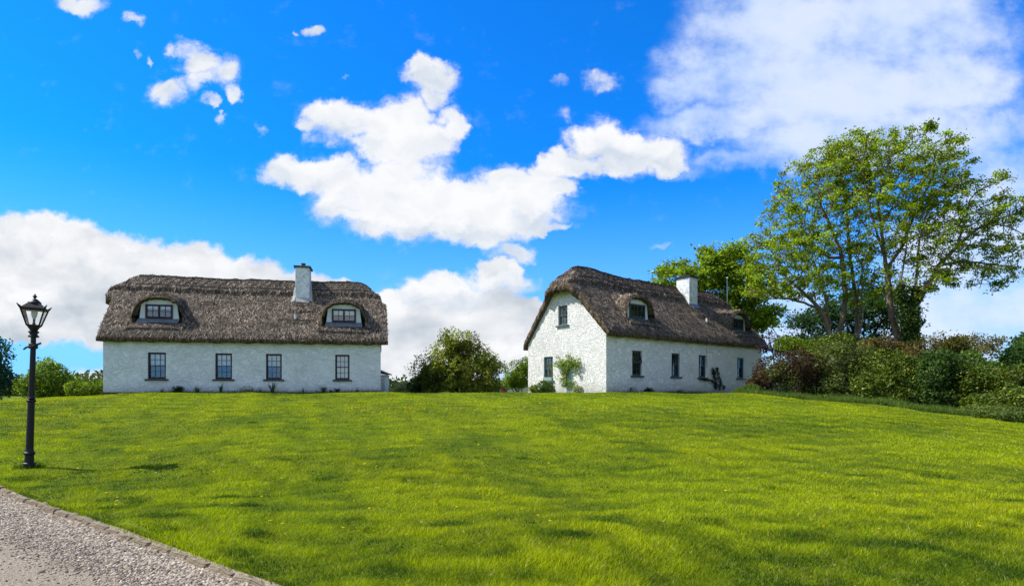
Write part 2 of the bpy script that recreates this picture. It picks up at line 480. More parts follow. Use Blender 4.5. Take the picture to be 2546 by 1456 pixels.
    pb = MB(S); pb.box(-.01, L+.01, -.012, .3, -.3, .05); pb.box(-.012, .3, .3, W, -.3, .04); c['plinth'] and pb.build('plinth', PLINTH, root)

    def window(mapf, w, frm, sillm, flavour, curtains, label=None, openw=False, boxed=False):
        xc_, wd_, z0_, z1_ = w[:4]; x0_, x1_ = xc_-wd_/2, xc_+wd_/2
        n1, n2 = -.17, -.11
        fr = MB(mapf); t = .055
        fr.box(x0_, x0_+t, n1, n2+.03, z0_, z1_); fr.box(x1_-t, x1_, n1, n2+.03, z0_, z1_)
        fr.box(x0_+t, x1_-t, n1, n2+.03, z1_-t, z1_); fr.box(x0_+t, x1_-t, n1, n2+.03, z0_, z0_+t)
        win = fr.build('window', frm, root, bevel=.004)
        if label: win['label'] = label
        a0, a1, b0, b1 = x0_+t, x1_-t, z0_+t, z1_-t
        def sash(x_0, x_1, z_0, z_1, nc, nr, dn, mf=mapf):
            s = MB(mf); k = .032; g_ = .02
            s.box(x_0, x_0+k, n1+dn, n2+dn, z_0, z_1); s.box(x_1-k, x_1, n1+dn, n2+dn, z_0, z_1)
            s.box(x_0+k, x_1-k, n1+dn, n2+dn, z_0, z_0+k*1.2); s.box(x_0+k, x_1-k, n1+dn, n2+dn, z_1-k, z_1)
            for i in range(1, nc):
                xx = x_0+(x_1-x_0)*i/nc; s.box(xx-g_/2, xx+g_/2, n1+dn+.012, n2+dn-.004, z_0+k, z_1-k)
            for i in range(1, nr):
                zz = z_0+(z_1-z_0)*i/nr; s.box(x_0+k, x_1-k, n1+dn+.014, n2+dn-.006, zz-g_/2, zz+g_/2)
            so = s.build('sash', frm, win)
            p = MB(mf); p.quad((x_0+k, n1+dn+.03, z_0+k), (x_1-k, n1+dn+.03, z_0+k), (x_1-k, n1+dn+.03, z_1-k), (x_0+k, n1+dn+.03, z_1-k))
            p.build('pane', GLASSR if curtains else GLASS, win)
        zm = (b0+b1)/2
        if flavour == 'sash':
            sash(a0, a1, b0, zm+.015, 3, 2, -.02)
            if openw:
                th = R(17)
                def of(a_, n_, z_):
                    dz_, dn_ = z_-b1, n_+.11
                    return mapf(a_, -.08+dn_*math.cos(th)-dz_*math.sin(th), b1+dz_*math.cos(th)+dn_*math.sin(th))
                sash(a0, a1, zm-.0, b1, 3, 2, .0, of)
            else: sash(a0, a1, zm-.015, b1, 3, 2, .02)
        else:
            xm_ = (a0+a1)/2
            sash(a0, xm_-.012, b0, b1, 2, 2, .01); sash(xm_+.012, a1, b0, b1, 2, 2, .01)
            m_ = MB(mapf); m_.box(xm_-.012, xm_+.012, n1, n2+.03, b0, b1); m_.build('mullion', frm, win)
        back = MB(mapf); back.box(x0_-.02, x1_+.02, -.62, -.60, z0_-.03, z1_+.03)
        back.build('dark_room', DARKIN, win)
        if curtains:
            cu = MB(mapf); zlow = b1-(b1-b0)*curtains
            nseg = 24; pr2 = None; pts = []
            for i in range(nseg+1):
                xx = a0+(a1-a0)*i/nseg; pts.append((xx, -.20+.010*math.sin(i*1.9), 0))
            for i in range(nseg):
                cu.quad((pts[i][0], pts[i][1], zlow), (pts[i+1][0], pts[i+1][1], zlow), (pts[i+1][0], pts[i+1][1], b1), (pts[i][0], pts[i][1], b1))
            cu.build('curtain', CURT, win)
        if flavour == 'sash':
            sl_ = MB(mapf); sl_.box(x0_-.12, x1_+.12, -.12, .09, z0_-.085, z0_-.003)
            sl_.build('sill', sillm, win, bevel=.008)
        if boxed:
            bx = MB(mapf); bx.box(x0_+.03, x1_-.03, -.05, .085, z0_+.0, z0_+.17); bo = bx.build('window_box', plain('box_paint', (.22, .36, .32), .6), win, bevel=.006)
            pts = np.array([mapf(x0_+.08+(wd_-.16)*rng.uniform(), .0+.04*rng.normal(), z0_+.16+.16*rng.uniform()**1.5) for _ in range(160)])
            cl = np.where(rng.uniform(size=(160, 1)) < .22, np.array([[.35, .03, .02]]), np.array([[.08, .12, .04]]))
            leaf_cloud('box_flowers', pts, .035, cl, LEAF, bo)
        return win
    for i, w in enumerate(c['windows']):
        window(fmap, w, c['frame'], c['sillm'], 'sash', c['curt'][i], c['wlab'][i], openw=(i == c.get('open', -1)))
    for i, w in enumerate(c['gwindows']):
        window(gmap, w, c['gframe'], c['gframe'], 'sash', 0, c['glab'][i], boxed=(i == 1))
    # ---- dormers
    for di, xc in enumerate(dorm):
        yf = y0+.30; z = lift(xc)+DZ
        dmap = lambda a_, n_, z_, yf=yf: S(a_, yf-n_, z_)
        zb, zt = 3.85+z, 4.84+z
        wz0, wz1 = 3.87+z, 4.58+z; wh = .63
        db = MB(dmap)
        # plaster face: polygon strip around the window opening, narrower at the top
        cols_ = [-1.0, -wh, 0, wh, 1.0]
        def topz(dx): return zt+.02-.26*abs(dx)**2
        xs_ = np.linspace(-.93, .93, 21); xs_ = sorted(set(list(np.round(xs_, 3))+[-wh, wh]))
        for i in range(len(xs_)-1):
            xa, xb = xs_[i], xs_[i+1]; xm_ = (xa+xb)/2
            def sh(dx, z_): return xc+dx*(1-.13*(z_-zb)/(zt-zb)) if abs(dx) > wh+.01 else xc+dx
            bands = [(zb, wz0), (wz1, None)] if abs(xm_) < wh else [(zb, None)]
            for z_a, z_b in bands:
                za_, zb_ = z_a, z_a
                ta, tb = (topz(xa), topz(xb)) if z_b is None else (z_b, z_b)
                db.quad((sh(xa, z_a), 0, z_a), (sh(xb, z_a), 0, z_a), (sh(xb, tb), 0, tb), (sh(xa, ta), 0, ta))
        for s_ in (-1, 1):
            db.quad((xc+s_*wh, 0, wz0), (xc+s_*wh, 0, wz1), (xc+s_*wh, -.2, wz1), (xc+s_*wh, -.2, wz0))
        db.quad((xc-wh, 0, wz0), (xc+wh, 0, wz0), (xc+wh, -.2, wz0), (xc-wh, -.2, wz0))
        dm = db.build('dormer', PANEL, root)
        dm['label'] = c['dlab'][di]
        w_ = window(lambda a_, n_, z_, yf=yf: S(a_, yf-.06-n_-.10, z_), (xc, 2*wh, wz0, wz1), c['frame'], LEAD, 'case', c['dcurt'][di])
        w_.parent = dm
        ap = MB(S)
        for i in range(12):
            xa, xb = xc-.97+1.94*i/12, xc-.97+1.94*(i+1)/12
            ap.quad((xa, y0-.03, 3.62+z), (xb, y0-.03, 3.62+z), (xb, yf-.01, 3.865+z), (xa, yf-.01, 3.865+z))
        ap.box(xc-.97, xc+.97, y0-.03, y0-.01, 3.50+z, 3.618+z)
        ap.build('lead_apron', LEAD, dm)
    # ---- chimney
    cx, cw, cf, cb, ctop = c['chim']
    ch = MB(S); zb_ = float(surf(np.array([cx]), np.array([cf]))[0])-.5
    v = []; tp = .03
    for z_, k in ((zb_, 1.04), (ctop-.25, 1.0), (ctop, 1.0)):
        for sx_, yy in ((-1, cf), (1, cf), (1, cb), (-1, cb)):
            v.append((cx+sx_*cw/2*k, yy+(cf-yy)*0, z_))
    ch.add(v, [(0, 1, 5, 4), (1, 2, 6, 5), (2, 3, 7, 6), (3, 0, 4, 7), (4, 5, 9, 8), (5, 6, 10, 9), (6, 7, 11, 10), (7, 4, 8, 11), (8, 9, 10, 11), (3, 2, 1, 0)])
    cho = ch.build('chimney', CHIM, root, bevel=.02)
    cp = MB(S); cp.box(cx-cw/2-.09, cx+cw/2+.09, cf-.09, cb+.09, ctop+.002, ctop+.10); cp.build('chimney_cap', c['capm'], cho, bevel=.015)
    pt = MB(S); pt.lathe((cx, (cf+cb)/2, ctop+.1), [(.13, 0), (.13, .02), (.115, .05), (.115, .19), (.13, .2), (.13, .23), (.09, .23), (.09, .05)], 16)
    pt.build('chimney_pot', c['potm'], cho, smooth=False)
    fl = MB(S)
    zc = float(surf(np.array([cx]), np.array([cf-.2]))[0])
    fl.quad((cx-cw/2-.03, cf-.22, zc+.03), (cx+cw/2+.03, cf-.22, zc+.03), (cx+cw/2+.01, cf-.018, zc+.30), (cx-cw/2-.01, cf-.018, zc+.30))
    if c.get('wings'):
        for s_ in (-1, 1):
            e_ = cx+s_*(cw/2+.01)
            for k in range(6):
                ya, yb = cf-.22+k*.18, cf-.22+(k+1)*.18
                za = float(surf(np.array([cx+s_*.6]), np.array([ya]))[0])+.05; zb2 = float(surf(np.array([cx+s_*.6]), np.array([yb]))[0])+.05
                wk = .20-.028*k; wk2 = .20-.028*(k+1)
                fl.quad((e_, ya, za+.10), (e_+s_*wk, ya, za), (e_+s_*wk2, yb, zb2), (e_, yb, zb2+.10))
    fl.build('flashing', LEAD if not c.get('wings') else plain('mortar_flashing', (.36, .36, .33), .9), cho)
    vx, vy = c['vent']; vz = float(surf(np.array([vx]), np.array([vy]))[0])
    vp = MB(S); vp.lathe((vx, vy-.02, vz-.15), [(.055, 0), (.055, .38), (.045, .38)], 12); vp.build('vent_pipe', WHITEP, roof)
    return root, S, surf

# ------------------------------------------------------------------ leaves, bushes, trees
def orient(n, up=.6):
    nn = rng.normal(size=(n, 3)); nn[:, 2] += up*1.5; nn /= np.linalg.norm(nn, axis=1)[:, None]
    d = rng.normal(size=(n, 3)); d -= nn*(d*nn).sum(1)[:, None]; d /= np.linalg.norm(d, axis=1)[:, None]
    return nn, d, np.cross(nn, d)
def leaf_geo(pts, size, up=.6, asp=.55, fold=.18):
    n = len(pts); nn, d, s = orient(n, up)
    sz = (size*rng.uniform(.6, 1.35, n))[:, None]
    a = pts; m = pts+d*sz*.5; t = pts+d*sz
    V = np.stack([a, m+s*sz*asp*.5+nn*sz*fold, t, m-s*sz*asp*.5+nn*sz*fold], 1)
    return V.reshape(-1, 3), np.arange(4*n).reshape(-1, 4)
def leaf_cloud(name, pts, size, cols, mat, parent, up=.6, asp=.6, extra=None):
    V, Fc = leaf_geo(pts, size, up, asp)
    c = np.repeat(cols, 4, axis=0)
    if extra is not None:
        ev, ef, ec = extra; Fc = np.concatenate([Fc, ef+len(V)]); V = np.concatenate([V, ev]); c = np.concatenate([c, ec])
    return fast(name, V, Fc, mat, parent, c)
def pick(pal, w, n, var=.15):
    pal = np.array(pal); k = rng.choice(len(pal), n, p=np.array(w)/sum(w))
    return np.clip(pal[k]*(1+var*rng.normal(size=(n, 1))), .002, 1)
bn1, bn2 = SN(31, 14, .25, .8), SN(32, 14, .9, 2.4)
def sphere_quads(c, r, off, cols, nu=18, nv=12, noise=.18):
    u = np.linspace(0, 2*np.pi, nu, endpoint=False); v = np.linspace(.05, np.pi-.05, nv)
    U, Vv = np.meshgrid(u, v); D = np.stack([np.sin(Vv)*np.cos(U), np.sin(Vv)*np.sin(U), np.cos(Vv)], 2).reshape(-1, 3)
    p = c+D*r; p = p+D*r*(bn2(p)*noise)[:, None]*.4
    i = np.arange(nu*nv).reshape(nv, nu); j = np.roll(i, -1, 1)
    q = np.stack([i[:-1], j[:-1], j[1:], i[1:]], 2).reshape(-1, 4)+off
    return p, q, np.tile(np.array(cols, float), (len(p), 1))
def shrub(name, label, cat, lobes, n, size, pal, w, mat=None, core=.5, group=None, up=.6, asp=.6, base=None, sprigs=0, part='foliage', mot=None, rough=.22, stemmat=None):
    """lobes: (px, py, depth, rx_m, ry_m, rz_m) ellipsoids."""
    cs = np.array([P(l[0], l[1], l[2]) for l in lobes]); rs = np.array([l[3:6] for l in lobes], float)
    x0, y0_ = cs[:, 0].mean(), cs[:, 1].mean()
    bz = T(x0, y0_, False)-.03 if base is None else base
    root = empty(name, (x0, y0_, float(bz)), label, cat, group)
    org = np.array([x0, y0_, float(bz)])
    vol = rs.prod(1)**(2/3); k = rng.choice(len(lobes), n*2, p=vol/vol.sum())
    d = rng.normal(size=(n*2, 3)); d /= np.linalg.norm(d, axis=1)[:, None]
    rad = rng.uniform(.62, 1.02, n*2)**.7
    pts = cs[k]+d*rs[k]*rad[:, None]
    f = 1+rough*bn1(pts)+rough*.6*bn2(pts)
    pts = cs[k]+(pts-cs[k])*f[:, None]
    thin = bn2(pts*1.3) > -1.15
    pts = pts[thin & (pts[:, 2] > bz-.02)][:n]
    if sprigs:
        kk = rng.choice(len(pts), sprigs); ex_ = []
        st = []
        for q in kk:
            if pts[q, 2] < bz+.4: continue
            dd = rng.normal(size=3)*.5+np.array([0, 0, 1.2]); dd /= np.linalg.norm(dd); ln = rng.uniform(.15, .55)*rs.mean()/1.3
            m = int(5+ln*24); t = rng.uniform(0, 1, m)[:, None]
            ex_.append(pts[q]+dd*ln*t+rng.normal(size=(m, 3))*.05); st.append((pts[q]-dd*.2, pts[q]+dd*ln))
        pts = np.concatenate([pts]+ex_)
    cols = pick(pal, w, len(pts))*1.45
    if mot is not None:
        pal2, w2, fq = mot; sel = SN(77, 10, fq*.6, fq*1.4)(pts) > .25
        c2 = pick(pal2, w2, len(pts))*1.45; cols[sel] = c2[sel]
    cv = (1+.22*bn2(pts*.8))[:, None]; cols = np.clip(cols*np.clip(cv, .6, 1.5), .002, 1)
    ext = None
    if core:
        EV, EF, EC = [], [], []; off = 0; ac = cols.mean(0)
        for c_, r_ in zip(cs, rs):
            p, q, cc = sphere_quads(c_, r_, off, ac, noise=0.); p = c_+(p-c_)*(1+rough*bn1(p)+rough*.6*bn2(p))[:, None]*core+rng.normal(size=p.shape)*.03-org; off += len(p); EV.append(p); EF.append(q); EC.append(cc)
        ext = (np.concatenate(EV), np.concatenate(EF), np.concatenate(EC))
    leaf_cloud(part, pts-org, size, cols, mat or LEAF, root, up, asp, ext)
    mb = MB()
    for i in range(min(7, 2+len(lobes))):
        c_ = cs[rng.integers(len(cs))]-org
        a_ = np.array([rng.normal()*.15, rng.normal()*.15, -.05]); b_ = c_+rng.normal(size=3)*rs.mean(0)*.3
        mb.tube([a_, (a_+b_)/2+rng.normal(size=3)*.1, b_], [.04, .03, .012], 5)
    if sprigs:
        for a_, b_ in st: mb.tube([a_-org, b_-org], [.008, .004], 3)
    mb.build('stem', stemmat or TWIG, root)
    return root

def colonize(starts, att, step=.28, dinf=4.5, dk=.45, iters=110, jit=.12):
    nodes = []; par = []
    for pl in starts:                       # [(pos, ...)] polylines; first may hang on an older node
        prev = -1; anchor, pts = pl
        if anchor is not None:
            A_ = np.array(nodes); prev = int(np.argmin(((A_-anchor)**2).sum(1)))
        last = None
        for i, p in enumerate(pts):
            p = np.array(p, float)
            if last is None:
                if anchor is not None: last = nodes[prev]
                else:
                    nodes.append(p); par.append(-1); prev = len(nodes)-1; last = p; continue
            seg = p-last; m = max(1, int(np.linalg.norm(seg)/step))
            for k in range(1, m+1):
                q = last+seg*k/m; nodes.append(q+(rng.normal(size=3)*.012 if k < m else 0)); par.append(prev); prev = len(nodes)-1
            last = p
    nodes = np.array(nodes); par = list(par)
    D = np.sqrt(((att[:, None]-nodes[None])**2).sum(2)); near = D.argmin(1); dist = D.min(1)
    # never grow from the lowest part of the trunk
    z0 = nodes[:, 2].min()
    alive = np.ones(len(att), bool)
    for it in range(iters):
        act = alive & (dist < dinf)
        if not act.any(): break
        ids, inv = np.unique(near[act], return_inverse=True)
        v = att[act]-nodes[near[act]]; v /= np.linalg.norm(v, axis=1)[:, None]
        s = np.zeros((len(ids), 3)); np.add.at(s, inv, v)
        s /= np.linalg.norm(s, axis=1)[:, None]+1e-6
        s += rng.normal(size=s.shape)*jit; s /= np.linalg.norm(s, axis=1)[:, None]
        new = nodes[ids]+s*step
        b = len(nodes); nodes = np.concatenate([nodes, new]); par += list(ids)
        d2 = np.sqrt(((att[:, None]-new[None])**2).sum(2)); mi = d2.argmin(1); md = d2.min(1)
        upd = md < dist; near[upd] = b+mi[upd]; dist[upd] = md[upd]
        alive &= dist > dk
        if len(nodes) > 9000: break
    return nodes, np.array(par)
def tree(name, label, depth, stems, ell, natt, nleaf, lsize, pal, w, trunk_r, group=None, bark=None, ry=2.6, tipr=.014, up=.5, dk=.45, leafmat=None, ivy=None, flat=None, inner=.45, spread=.13, mot=None, expo=2.05):
    conv = lambda q: P(q[0], q[1], depth+(q[2] if len(q) > 2 else 0))
    st = []
    for anchor, pl in stems: st.append((None if anchor is None else conv(anchor), [conv(q) for q in pl]))
    base = st[0][1][0]
    org = base.copy(); org[2] = T(base[0], base[1], False)-.05
    st[0][1].insert(0, org.copy())
    att = []
    tot = sum(e[2]*e[3] for e in ell)
    for e in ell:
        m = max(20, int(natt*e[2]*e[3]/tot)); c = P(e[0], e[1], depth+(e[4] if len(e) > 4 else 0))
        r = np.array([e[2]*depth/F, ry*min(1, e[2]/90+.25), e[3]*depth/F])
        d = rng.normal(size=(m, 3)); d /= np.linalg.norm(d, axis=1)[:, None]
        q = rng.uniform(inner**2.2, 1, m)**(1/2.2)
        a = c+d*r*(q*(1+.10*SN(int(e[0]), 8, .3, 1.)(c+d*r)))[:, None]
        if flat: a[:, 2] = np.round(a[:, 2]/flat)*flat+rng.normal(size=m)*.08
        att.append(a)
    att = np.concatenate(att); att = att[att[:, 2] > org[2]+1.2]
    nodes, par = colonize(st, att, dk=dk)
    N = len(nodes); r = np.zeros(N); kids = [[] for _ in range(N)]
    for i, p in enumerate(par):
        if p >= 0: kids[p].append(i)
    for i in range(N-1, -1, -1):
        r[i] = max(tipr**expo, r[i]); 
        if par[i] >= 0: r[par[i]] += r[i]
    tips = np.array([len(k) == 0 for k in kids])
    r = r**(1/expo); r = r/r.max()*trunk_r if r.max() > trunk_r else r
    hh = nodes[:, 2]-org[2]; r = np.where(r > .035, r*(1-.42*np.clip((hh-1.5)/7, 0, 1)), r)
    r = np.maximum(r, tipr)
    # trunk flare
    root = empty(name, tuple(org), label, 'tree', group)
    k = 6; V = np.zeros((N, k, 3)); dirs = np.zeros((N, 3))
    for i in range(N):
        dirs[i] = nodes[i]-nodes[par[i]] if par[i] >= 0 else (0, 0, 1)
    dirs /= np.linalg.norm(dirs, axis=1)[:, None]+1e-9
    ref = np.tile(np.array([0., 1., .13]), (N, 1)); u = np.cross(dirs, ref); u /= np.linalg.norm(u, axis=1)[:, None]+1e-9; v = np.cross(dirs, u)
    ang = np.arange(k)*2*np.pi/k
    ringd = np.cos(ang)[None, :, None]*u[:, None]+np.sin(ang)[None, :, None]*v[:, None]
    own = nodes[:, None]+ringd*r[:, None, None]
    ii = np.array([i for i in range(N) if par[i] >= 0]); pp = par[ii]
    rp = np.minimum(r[pp], r[ii]*1.35)
    ra = nodes[pp][:, None]+ringd[ii]*rp[:, None, None]
    # use the parent's own ring where the branch simply continues
    cont = np.array([r[i] > .72*r[p] for i, p in zip(ii, pp)]); ra[cont] = own[pp][cont]
    VV = np.concatenate([ra, own[ii]], 1).reshape(-1, 3)
    m = len(ii); bidx = (np.arange(m)*2*k)[:, None]; a = np.arange(k); b = (a+1) % k
    Fq = np.stack([bidx+a, bidx+b, bidx+k+b, bidx+k+a], 2).reshape(-1, 4)
    fast('trunk', VV-org, Fq, bark or BARK, root, smooth=True)
    thin = np.where((r < tipr*2.3))[0]
    wt = np.where(tips[thin], 2.6, .5)*rng.gamma(2.2, 1, len(thin)); kk = rng.choice(thin, nleaf, p=wt/wt.sum())
    # leaves hang together in small tufts
    off = rng.normal(size=(N, 3))*.08
    pts = nodes[kk]+off[kk]+rng.normal(size=(nleaf, 3))*np.array([spread, spread, spread*.55])
    cols = pick(pal, w, nleaf)*1.5; cv = (1+.18*bn2(pts*.7)+.15*rng.normal(size=N)[kk])[:, None]; cols = np.clip(cols*np.clip(cv, .55, 1.5), .002, 1)
    leaf_cloud('crown', pts-org, lsize, cols, leafmat or LEAF, root, up, .6)
    if ivy:
        for part_pts, rad, cnt in ivy:
            pl = [conv(q) for q in part_pts]; seg = [np.linalg.norm(pl[i+1]-pl[i]) for i in range(len(pl)-1)]
            si = rng.choice(len(seg), cnt, p=np.array(seg)/sum(seg)); t = rng.uniform(size=cnt)
            a_ = np.array(pl)[si]; b_ = np.array(pl)[si+1]; c_ = a_+(b_-a_)*t[:, None]
            dd = rng.normal(size=(cnt, 3)); dd[:, 2] *= .5; dd /= np.linalg.norm(dd, axis=1)[:, None]
            rr_ = rad[0]+(rad[1]-rad[0])*((si+t)/len(seg))
            q = c_+dd*(rr_*(1+.25*bn2(c_*2))*rng.uniform(.6, 1.1, cnt))[:, None]
            leaf_cloud('ivy', q-org, .12, pick([(.045, .085, .018), (.03, .06, .014), (.09, .14, .03)], [3, 2, 1.2], cnt), LEAFS, root, .3, .8)
    return root
# ------------------------------------------------------------------ camera, sun, sky
cam = bpy.data.cameras.new('camera'); co_ = bpy.data.objects.new('camera', cam); COL.objects.link(co_)
co_.location = (0, 0, EYE); co_.rotation_euler = (R(90), 0, 0)
cam.sensor_width = 36; cam.lens = F/2546*36; cam.shift_y = (HY-728)/2546; cam.clip_start = .05; cam.clip_end = 6000
scene.camera = co_
scene.view_settings.view_transform = 'Standard'; scene.view_settings.look = 'None'
scene.view_settings.exposure = .40; scene.view_settings.gamma = 1.0
SAZ, SEL = math.atan2(-.985, .05), R(49)          # direction towards the sun
sd_ = Vector((math.sin(SAZ)*math.cos(SEL), math.cos(SAZ)*math.cos(SEL), math.sin(SEL)))
sun = bpy.data.lights.new('sun', 'SUN'); so = bpy.data.objects.new('sun', sun); COL.objects.link(so)
sun.energy = 4.6; sun.angle = R(.53); sun.color = (1, .95, .86)
so.rotation_euler = sd_.to_track_quat('Z', 'Y').to_euler(); so.location = (-20, 5, 30)

wd = bpy.data.worlds.new('World'); scene.world = wd; wd.use_nodes = True
nt = wd.node_tree; nt.nodes.clear(); g = NT(nt)
wo = g.n('ShaderNodeOutputWorld')
sky = g.n('ShaderNodeTexSky', None, sky_type='NISHITA', sun_disc=False, sun_elevation=SEL, sun_rotation=SAZ, altitude=50, air_density=1.0, dust_density=.3, ozone_density=2.5)
dirn = g.n('ShaderNodeTexCoord').outputs['Generated']
sx = g.n('ShaderNodeSeparateXYZ', {0: dirn}).outputs
yy = g.math('MAXIMUM', sx[1], .02)
uu = g.math('MULTIPLY_ADD', g.math('DIVIDE', sx[0], yy), 1500., 1273.)
vv = g.math('MULTIPLY_ADD', g.math('DIVIDE', sx[2], yy), -1500., 972.)
uv = g.n('ShaderNodeCombineXYZ', {0: uu, 1: vv, 2: 0.}).outputs[0]
w1 = g.n('ShaderNodeTexNoise', {'Vector': g.vscale(uv, (.0085, .0085, 1)), 'Scale': 1., 'Detail': 6., 'Roughness': .62}).outputs['Color']
uvw = g.n('ShaderNodeVectorMath', {0: w1, 1: (130., 130., 0.), 2: uv}, operation='MULTIPLY_ADD').outputs[0]
uvw = g.n('ShaderNodeVectorMath', {0: uvw, 1: (-65., -65., 0.)}, operation='ADD').outputs[0]
def blobfield(bl, soft=(.5, 1.42), dy=0.):
    acc = None
    for b in bl:
        x, y, rx, ry = b[:4]; w = b[4] if len(b) > 4 else 1.
        d = g.n('ShaderNodeVectorMath', {0: uvw, 1: (-x, -y+dy, 0)}, operation='ADD').outputs[0]
        d = g.vscale(d, (1/rx, 1/ry, 0))
        l = g.n('ShaderNodeVectorMath', {0: d}, operation='LENGTH').outputs['Value']
        m = g.n('ShaderNodeMapRange', {0: l, 1: soft[0], 2: soft[1], 3: w, 4: 0.}, interpolation_type='SMOOTHSTEP').outputs[0]
        acc = m if acc is None else g.n('ShaderNodeMath', {0: acc, 1: m, 2: .2}, operation='SMOOTH_MAX').outputs[0]
    return g.n('ShaderNodeMapRange', {0: acc, 1: .2, 2: 1.0, 3: 0., 4: 1.}).outputs[0]
puffs = [(470, 118, 55, 32, .8), (500, 155, 64, 44, .85), (555, 185, 50, 50, .85), (425, 222, 62, 36, .85), (500, 205, 60, 34, .75), (580, 240, 22, 28, .75), (515, 265, 30, 15, .7), (552, 297, 24, 14, .6),
    (344, 124, 10, 14, .65), (373, 150, 12, 24, .6), (333, 58, 32, 14, .72), (200, 8, 66, 30, .85), (790, 84, 34, 24, .68), (742, 97, 14, 9, .6), (640, 325, 20, 14, .55), (850, 200, 14, 5, .55),
    (1080, 190, 72, 50), (1078, 240, 50, 44, .95), (1108, 308, 46, 60, .95), (1000, 300, 85, 60), (870, 300, 120, 56), (775, 320, 42, 30, .85), (950, 360, 90, 50), (1040, 360, 90, 55),
    (740, 425, 108, 42), (830, 430, 90, 55), (900, 470, 130, 70), (1010, 450, 130, 80), (1060, 525, 200, 72), (980, 570, 130, 48), (1150, 560, 180, 50), (880, 520, 120, 50), (1280, 520, 150, 50), (1250, 445, 78, 45), (1190, 490, 130, 60), (1330, 470, 90, 46), (1400, 470, 40, 32, .9),
    (1280, 540, 130, 34), (1370, 560, 60, 16, .8), (1180, 570, 120, 30),
    (1490, 355, 95, 62), (1425, 410, 84, 38), (1530, 405, 90, 42), (1625, 380, 90, 56), (1370, 430, 60, 30, .9), (1560, 360, 70, 50, .95),
    (1270, 622, 60, 30, .85), (1240, 700, 110, 36, .9), (1100, 730, 150, 50), (1400, 210, 30, 16, .5), (1500, 205, 58, 34, .62), (1395, 290, 20, 24, .55), (1640, 600, 50, 9, .5)]
bank = [(1200, 770, 170, 62), (1300, 790, 120, 60), (1240, 670, 70, 34, .8), (0, 620, 120, 105), (130, 640, 190, 125), (300, 690, 190, 125), (470, 700, 170, 115), (610, 730, 150, 105), (740, 745, 130, 90), (850, 745, 90, 70), (960, 770, 130, 58), (60, 760, 260, 90), (400, 800, 380, 90),
    (900, 860, 420, 100), (1130, 800, 190, 80), (1330, 830, 200, 90, .95), (1500, 900, 400, 90, .8), (700, 950, 700, 60, .8), (130, 820, 160, 30, .9)]
veil = [(1930, 60, 260, 120), (2250, 50, 320, 170), (1830, 180, 210, 120), (2080, 220, 300, 170), (2350, 200, 190, 120, .9), (1780, 300, 190, 60, .92), (2050, 350, 260, 90, .95), (2300, 350, 260, 110, .9), (2480, 420, 200, 170, .8),
    (1900, 390, 200, 40, .75), (2420, 640, 280, 140), (2400, 780, 300, 150), (1950, 800, 240, 130, .75), (2700, 500, 250, 400, .8), (1690, 220, 90, 60, .9), (1700, 420, 160, 30, .45), (2150, 920, 500, 60, .8)]
n_f = g.noise(g.vscale(uv, (.012, .015, 1)), 1., 8, .62)
n_s = g.noise(g.vscale(uv, (.0042, .0062, 1)), 1., 5, .55)
bf = blobfield(puffs, (.3, 1.6))
n_c = g.noise(g.vscale(uv, (.0085, .0105, 1)), 1., 10, .62)
d1 = g.math('ADD', g.math('MULTIPLY', bf, 1.2), g.math('MULTIPLY', g.math('SUBTRACT', n_c, .5), g.math('MULTIPLY', g.math('MINIMUM', g.math('MULTIPLY', bf, 4.), 1.), 2.3)))
d1 = g.n('ShaderNodeMapRange', {0: d1, 1: .22, 2: 1.0}, interpolation_type='SMOOTHSTEP').outputs[0]
fringe = g.math('MULTIPLY', g.n('ShaderNodeMapRange', {0: bf, 1: .02, 2: .6}, interpolation_type='SMOOTHSTEP').outputs[0], g.math('MULTIPLY', g.ramp(g.noise(g.vscale(uv, (.014, .024, 1)), 1., 6, .7), [(.40, 0.), (.66, 1.)]), .6))
d1 = g.math('MAXIMUM', d1, fringe)
d2 = g.math('ADD', blobfield(bank, (.55, 1.15)), g.math('MULTIPLY', g.math('SUBTRACT', n_f, .5), .7))
d2 = g.n('ShaderNodeMapRange', {0: d2, 1: .04, 2: .74}, interpolation_type='SMOOTHSTEP').outputs[0]
vf = blobfield(veil, (.3, 1.5))
d3 = g.math('ADD', vf, g.math('MULTIPLY', g.math('MULTIPLY', vf, 2.2, clamp=True), g.math('ADD', g.math('MULTIPLY', g.math('SUBTRACT', n_s, .5), 1.7), g.math('MULTIPLY', g.math('SUBTRACT', n_f, .5), .9))))
d3 = g.math('MULTIPLY', g.n('ShaderNodeMapRange', {0: d3, 1: .02, 2: 1.1}, interpolation_type='SMOOTHSTEP').outputs[0], .86)
# colours (before the background strength)
white = (7.4, 7.45, 7.6); grey = (4.1, 4.6, 5.2); veilc = (5.3, 6.3, 7.9)
gs = g.ramp(g.noise(g.vscale(uv, (.0032, .0075, 1)), 1., 4, .5), [(.40, 0.), (.68, 1.)])
low = g.n('ShaderNodeMapRange', {0: vv, 1: 540., 2: 820., 3: .35, 4: 1.2}).outputs[0]
gfac = g.math('MULTIPLY', gs, low)
core = g.n('ShaderNodeMapRange', {0: n_f, 1: .35, 2: .65, 3: .0, 4: .10}).outputs[0]
n_g = g.noise(g.vscale(uvw, (.011, .017, 1)), 1., 4, .5)
shd = g.ramp(n_g, [(.40, 0.), (.66, 1.)])
bd = blobfield([b for b in puffs if b[2]*b[3] > 4000], dy=38.)
und = g.n('ShaderNodeMapRange', {0: bd, 1: .2, 2: .95, 3: .62, 4: 0.}, interpolation_type='SMOOTHSTEP').outputs[0]
cc1 = g.mix(g.math('ADD', g.math('MULTIPLY', shd, .38), g.math('MULTIPLY', und, g.ramp(n_g, [(.3, .4), (.6, 1.)])), clamp=True), white, (5.0, 5.6, 6.4))
